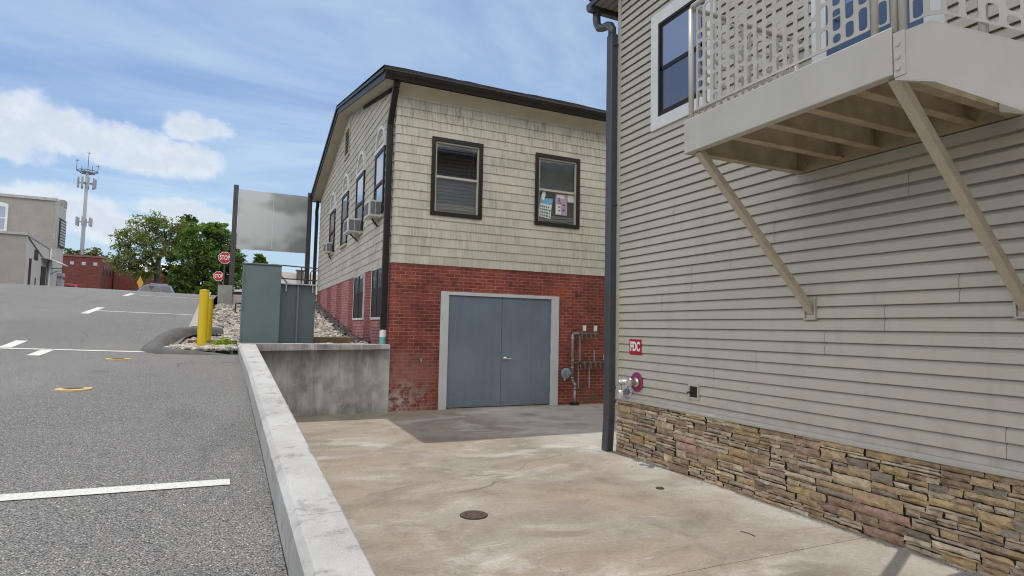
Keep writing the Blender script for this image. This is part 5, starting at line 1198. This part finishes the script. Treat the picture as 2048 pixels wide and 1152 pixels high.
# ------------------------------------------------------------------ cell tower
ct = thing('cell_tower', (-28.3, 140., 3.), 'tall grey monopole cell tower with two antenna platforms', 'tower'); x, y = -28.45, 140.
m = MB(); m.tube([(x, y, 3), (x, y, 31.)], [.43, .26], 14); m.build('pole', M_tower, ct, smooth=True)
def antennas(zc, n, rad, h, w, ph):
    for k in range(n):
        a = ph + 2 * math.pi * k / n; p = Vector((x + rad * math.cos(a), y + rad * math.sin(a), zc))
        m = MB(); m.tube([(p.x, p.y, zc - h / 2), (p.x, p.y, zc + h / 2)], w, 6); m.build('antenna', M_tower, ct)
        m = MB(); m.tube([(x, y, zc), (p.x, p.y, zc)], .07, 5); m.build('bracket', M_tower, ct)
antennas(28.6, 9, 1.45, 1.9, .19, .2); antennas(20.9, 6, 1.25, 1.7, .2, .5)
m = MB()
for z, rr in ((31.0, 1.75), (30.6, 1.2)):
    m.tube([(x + rr * math.cos(a), y + rr * math.sin(a), z) for a in np.linspace(0, 2 * math.pi, 13)], .07, 5)
    for a in (0, 1.05, 2.1, 3.14, 4.2, 5.2): m.tube([(x, y, z - .1), (x + rr * math.cos(a), y + rr * math.sin(a), z)], .06, 5)
m.build('platform', M_post, ct)
for dx, z1 in ((-1.75, 33.2), (.1, 34.9), (1.75, 32.4), (-.9, 31.9), (.8, 32.)):
    m = MB(); m.tube([(x + dx, y - .3, 30.9), (x + dx, y - .3, z1)], .055, 6)
    if abs(dx) > 1 or dx == .1: m.tube([(x + dx - .35, y - .3, z1 - .3), (x + dx + .35, y - .3, z1 - .3)], .045, 5)
    m.build('whip_antenna', M_post, ct)

# ------------------------------------------------------------------ trees
def tree(name, base, label, blobs, nleaf, size, pal, limbs, group=None, yspread=1.0):
    t = thing(name, base, label, 'tree', group); bx, by, bz = base
    vol = np.array([b[3] * b[4] * b[5] for b in blobs]) ** .75; pr = vol / vol.sum()
    m = MB(); idx = rng.choice(len(blobs), nleaf, p=pr)
    subs = []
    for b in blobs:
        k = int(10 + 16 * (b[3] * b[5]) ** .6); S_ = []
        for _ in range(k):
            d = rng.normal(size=3); d /= np.linalg.norm(d); r = rng.uniform(.45, 1.0); S_.append((np.array(b[:3]) + d * r * np.array(b[3:6]), rng.uniform(.24, .42) * min(b[3], b[5]) ** .6, rng.uniform(.65, 1.3)))
        subs.append(S_)
    for i in idx:
        c0, rs, tone = subs[i][rng.integers(len(subs[i]))]; d = rng.normal(size=3); d /= np.linalg.norm(d)
        c = Vector(c0 + d * rs * rng.uniform(.2, 1.) ** .5 * np.array([1.25, 1.25, .75]))
        u = Vector(rng.normal(size=3)); u.z *= .6; u.normalize(); w = u.orthogonal().normalized(); w = (w + u.cross(w) * rng.normal()).normalized(); s_ = size * rng.uniform(.6, 1.4)
        col = pal[rng.integers(len(pal))]; k = tone * rng.uniform(.75, 1.25)
        m.quad(c - u * s_, c + w * s_ * .5, c + u * s_, c - w * s_ * .5, (col[0] * k, col[1] * k, col[2] * k))
    m.build('crown', M_leaf, t, tint=True)
    m = MB()
    for pts_, rad in limbs: m.tube([(bx + a, by + b, bz + c) for a, b, c in pts_], rad, 8)
    for b, S_ in zip(blobs, subs):          # twigs into the clumps
        for c0, rs, tone in S_[::3]: m.tube([tuple(np.array(b[:3]) - np.array([0, 0, b[5] * .6])), tuple((np.array(b[:3]) + c0) / 2 + rng.normal(0, .1, 3)), tuple(c0)], [.05, .03, .012], 5)
    m.build('trunk', M_bark, t, smooth=True); return t
Y = 70.
def Pp(px, py, Yd=Y):   # point at depth Yd seen at photo pixel (px, py): only used to read the crowns off the photograph
    rx, ry, rz = ((px - 1024) / 1184.23, (py - 576) / 1184.23, 1.)
    d = (rx * .9077 + ry * .0474 + rz * .4169, rx * -.4191 + ry * .0540 + rz * .9063, rx * .0205 + ry * -.9974 + rz * .0689)
    return d[0] / d[1] * Yd, Yd, 1.65 + d[2] / d[1] * Yd
def blob(px, py, rx, rz, Yd, dy=0., ry=None):
    a, b, c = Pp(px, py, Yd); k = Yd / 1100.; return (a, b + dy, c, rx * k, (ry or rx) * k, rz * k)
Y = 70.
B1 = [blob(285, 462, 30, 26, Y), blob(330, 455, 34, 26, Y, 1), blob(262, 482, 24, 22, Y, -1), blob(240, 482, 14, 22, Y), blob(365, 462, 22, 20, Y, 1), blob(300, 500, 30, 26, Y, -1), blob(262, 522, 32, 24, Y), blob(240, 528, 16, 16, Y), blob(290, 540, 34, 22, Y, 1), blob(350, 495, 22, 20, Y, 2), blob(318, 440, 22, 14, Y)]
bx, by, bz = Pp(312, 582, Y)
lim = lambda *q: [(Pp(a, b, Y)[0] - bx, dy, Pp(a, b, Y)[2] - bz) for a, b, dy in q]
tree('broad_tree', (bx, by, bz), 'airy olive-green tree with a forked trunk behind the amber warning sign', B1, 12500, .115, [(.19, .225, .08), (.14, .175, .06), (.24, .265, .10), (.09, .12, .05)],
     [(lim((312, 595, 0), (315, 545, 0), (317, 520, 0)), [.32, .27, .22]), (lim((317, 522, 0), (328, 498, 0), (340, 475, .5), (345, 450, .5)), [.2, .15, .1, .05]), (lim((317, 524, 0), (308, 500, 0), (302, 480, -.5), (290, 455, -.5)), [.2, .15, .1, .05]), (lim((312, 545, 0), (300, 510, 0), (280, 490, 0), (255, 478, 0)), [.15, .12, .08, .04]), (lim((290, 585, 0), (275, 550, 0), (262, 530, 0)), [.14, .1, .05])])
Y = 62.
B2 = [blob(410, 475, 36, 28, Y), blob(445, 480, 34, 30, Y, 1), blob(430, 520, 44, 34, Y), blob(390, 520, 30, 34, Y, -1), blob(465, 525, 22, 28, Y, 1), blob(400, 560, 44, 26, Y), blob(450, 560, 36, 24, Y), blob(362, 555, 22, 30, Y, 1), blob(376, 580, 30, 18, Y), blob(432, 457, 22, 14, Y), blob(480, 515, 12, 9, Y), blob(375, 490, 14, 16, Y, 1)]
bx, by, bz = Pp(392, 595, Y)
tree('leafy_tree', (bx, by, bz), 'dense bright-topped green tree behind the stop signs', B2, 26000, .13, [(.125, .20, .05), (.085, .145, .045), (.06, .105, .045), (.16, .25, .055), (.045, .08, .04)],
     [(lim((392, 600, 0), (393, 550, 0), (395, 500, 0), (405, 465, 0)), [.3, .25, .16, .06]), (lim((430, 600, 1), (432, 540, 1), (440, 490, 1)), [.25, .18, .06]), (lim((392, 560, 0), (378, 530, 0), (372, 500, 0)), [.15, .1, .05])])
Y = 84.
B3 = [blob(378, 440, 12, 9, Y), blob(385, 455, 14, 14, Y), blob(372, 470, 16, 16, Y), blob(345, 500, 20, 20, Y), blob(350, 540, 22, 26, Y)]
bx, by, bz = Pp(362, 590, Y)
tree('tall_tree', (bx, by, bz), 'thin dark tree top showing between the two big trees', B3, 3500, .2, [(.05, .085, .03), (.04, .07, .03)], [(lim((362, 600, 0), (366, 520, 0), (378, 450, 0)), [.25, .18, .05])])
Y = 48.
B4 = [blob(418, 575, 14, 9, Y), blob(408, 583, 12, 9, Y), blob(432, 562, 10, 8, Y), blob(428, 580, 14, 9, Y)]
bx, by, bz = Pp(420, 592, Y)
tree('green_shrub', (bx, by, bz), 'light green shrub between the bollards and the stop signs', B4, 2200, .09, [(.10, .16, .03), (.13, .19, .05), (.07, .12, .03)], [(lim((420, 598, 0), (418, 580, 0)), [.06, .03]), (lim((424, 598, 0), (430, 570, 0)), [.06, .03])])
for i, (px, py, rx_, rz_, Yd, lab, col) in enumerate(((145, 508, 14, 9, 120., 'distant pale green treetop just left of the cell tower', (.11, .13, .06)), (190, 508, 16, 10, 121., 'distant pale green treetop just right of the cell tower', (.13, .14, .06)), (218, 530, 12, 18, 118., 'distant pale treetop between the brick block and the airy tree', (.13, .15, .07)), (521, 518, 7, 11, 66., 'small treetop peeking over the cabinet', (.09, .14, .03)))):
    Y = Yd; bx, by, bz = Pp(px, py + 60, Y); bz = 3.
    bb = [blob(px, py, rx_, rz_, Y), blob(px - rx_ * .5, py + 8, rx_, rz_, Y, .5), blob(px + rx_ * .6, py + 9, rx_, rz_, Y, -.5), blob(px, py + 22, rx_ * 1.2, rz_ * 1.6, Y)]
    tree('distant_tree', (bx, by, bz), lab, bb, 1500, .22, [col, tuple(v * .75 for v in col), tuple(v * 1.2 for v in col)], [([(0, 0, 0), (0, 0, bb[0][2] - 3.)], [.2, .06])], 'distant treetops')

# ------------------------------------------------------------------ world, sun, camera
SUNDIR = Vector((.16, -2.8, -6.6)).normalized()      # direction the light travels
el = math.asin(-SUNDIR.z); az = math.atan2(-SUNDIR.x, -SUNDIR.y)
W = bpy.data.worlds.new('World'); S.world = W; W.use_nodes = True; nt = W.node_tree; nt.nodes.clear(); g = G(nt)
sky = g.n('ShaderNodeTexSky', sky_type='NISHITA', sun_disc=False, sun_elevation=el, sun_rotation=az, altitude=100., air_density=1.0, dust_density=1.2, ozone_density=1.5)
d = g.n('ShaderNodeTexCoord').outputs['Generated']; dx, dy, dz = g.xyz(d)
azn = g.m('MULTIPLY', g.m('ARCTAN2', dx, dy), 57.2958); eln = g.m('MULTIPLY', g.m('ARCSINE', dz), 57.2958)
ae = g.comb(azn, eln, 0.)
wob = g.n('ShaderNodeTexNoise', {'Vector': ae, 'Scale': .16, 'Detail': 7., 'Roughness': .62}).outputs['Color']
wx, wy, wz = g.xyz(wob)
fine = g.noise(ae, .42, 8, .62)
BL = [(-16, 14.2, 6.0, 2.9), (-12.2, 13.9, 4.0, 2.0), (-8.2, 13.6, 4.2, 2.3), (-5., 13.2, 3.4, 1.9), (-4., 16.3, 2.6, 1.7), (-19, 13.2, 7, 3.0), (-5.2, 9.3, 4.0, 1.2), (-3., 8.6, 5, 1.2), (-12.8, 8.1, 4.2, 2.1), (-16, 8.0, 5, 1.6), (-9.6, 7.2, 3., 1.6), (-30, 12, 9, 4), (-45, 15, 12, 5), (75, 16, 18, 7), (105, 28, 28, 14), (140, 40, 34, 20), (-105, 26, 40, 18), (-75, 20, 16, 9), (180, 26, 40, 16), (-160, 45, 40, 18)]  # wide entries behind the camera are unseen clouds, added as fill light
msk = None
for a0, e0, ra, re in BL:
    da = g.m('DIVIDE', g.m('SUBTRACT', g.m('ADD', azn, g.m('MULTIPLY', g.m('SUBTRACT', wx, .5), ra * .9)), a0), ra)
    de = g.m('DIVIDE', g.m('SUBTRACT', g.m('ADD', eln, g.m('MULTIPLY', g.m('SUBTRACT', wy, .5), re * 1.3)), e0), re)
    de = g.m('MULTIPLY', de, g.m('MULTIPLY_ADD', g.m('LESS_THAN', de, 0.), .35, 1.))
    r2 = g.m('ADD', g.m('MULTIPLY', da, da), g.m('MULTIPLY', de, de)); v = g.m('SUBTRACT', 1., r2)
    msk = v if msk is None else g.m('MAXIMUM', msk, v)
dens = g.m('ADD', msk, g.m('MULTIPLY', g.m('SUBTRACT', fine, .5), 2.3))
cum = g.ramp(dens, -.18, .95, 0, .93, True)
# high thin cloud, projected on a flat layer
q = g.m('ADD', dz, .10); pl = g.comb(g.m('DIVIDE', dx, q), g.m('DIVIDE', dy, q), 0.)
c1 = g.noise(g.scale(pl, (.55, 1.0, 1.)), 1.1, 8, .6, .5); c2 = g.noise(pl, .45, 3)
cir = g.m('MULTIPLY', g.ramp(c1, .36, .70, 0, .85, True), g.ramp(c2, .30, .58, .35, 1, True))
rgt = g.m('MULTIPLY', g.ramp(azn, 4., 24., 0, .28), g.ramp(eln, 40., 14.)); low = g.ramp(eln, 15., 1., 0, .38)
veil = g.m('ADD', g.m('ADD', cir, rgt), low, clamp=True)
shade = g.ramp(g.m('SUBTRACT', dens, g.m('MULTIPLY', g.m('SUBTRACT', g.noise(g.comb(azn, g.m('ADD', eln, .9), 0.), .42, 8, .62), .5), 1.5)), .15, .9)
bk = g.ramp(dy, .55, -.15, 0, 1, True)  # unseen sky behind and left of the camera, brightened to lift shaded faces
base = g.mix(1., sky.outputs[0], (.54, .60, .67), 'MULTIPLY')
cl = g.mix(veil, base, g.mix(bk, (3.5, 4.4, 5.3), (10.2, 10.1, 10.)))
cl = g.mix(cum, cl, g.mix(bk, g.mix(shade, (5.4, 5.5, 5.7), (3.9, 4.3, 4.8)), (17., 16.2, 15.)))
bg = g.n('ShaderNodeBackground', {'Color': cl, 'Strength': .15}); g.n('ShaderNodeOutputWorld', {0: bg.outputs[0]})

sl_ = bpy.data.lights.new('sun', 'SUN'); sl_.energy = 2.3; sl_.angle = R(.55); sl_.color = (1., .95, .87)
so = bpy.data.objects.new('sun', sl_); COL.objects.link(so); so.rotation_euler = SUNDIR.to_track_quat('-Z', 'Y').to_euler(); so.location = (0, 20, 40)

cam = bpy.data.cameras.new('camera'); co = bpy.data.objects.new('camera', cam); COL.objects.link(co)
cam.sensor_width = 36.; cam.lens = 1184.23 / 2048 * 36.; cam.clip_start = .05; cam.clip_end = 6000.
Rm = ((.9077017, -.4191159, .0204786), (.0474190, .0539628, -.9974164), (.4169280, .9063277, .0688561))
right, up, back = Vector(Rm[0]), -Vector(Rm[1]), -Vector(Rm[2])
Mx = Matrix((right, up, back)).transposed().to_4x4(); Mx.translation = (0, 0, 1.65); co.matrix_world = Mx
S.camera = co
S.render.resolution_x = 1024; S.render.resolution_y = 576
S.view_settings.view_transform = 'Standard'; S.view_settings.look = 'None'; S.view_settings.exposure = .24; S.view_settings.gamma = 1.
S.cycles.max_bounces = 6; S.cycles.diffuse_bounces = 3; S.cycles.transparent_max_bounces = 12
S.cycles.use_denoising = True; S.cycles.pixel_filter_type = 'BLACKMAN_HARRIS'; S.cycles.filter_width = 1.1
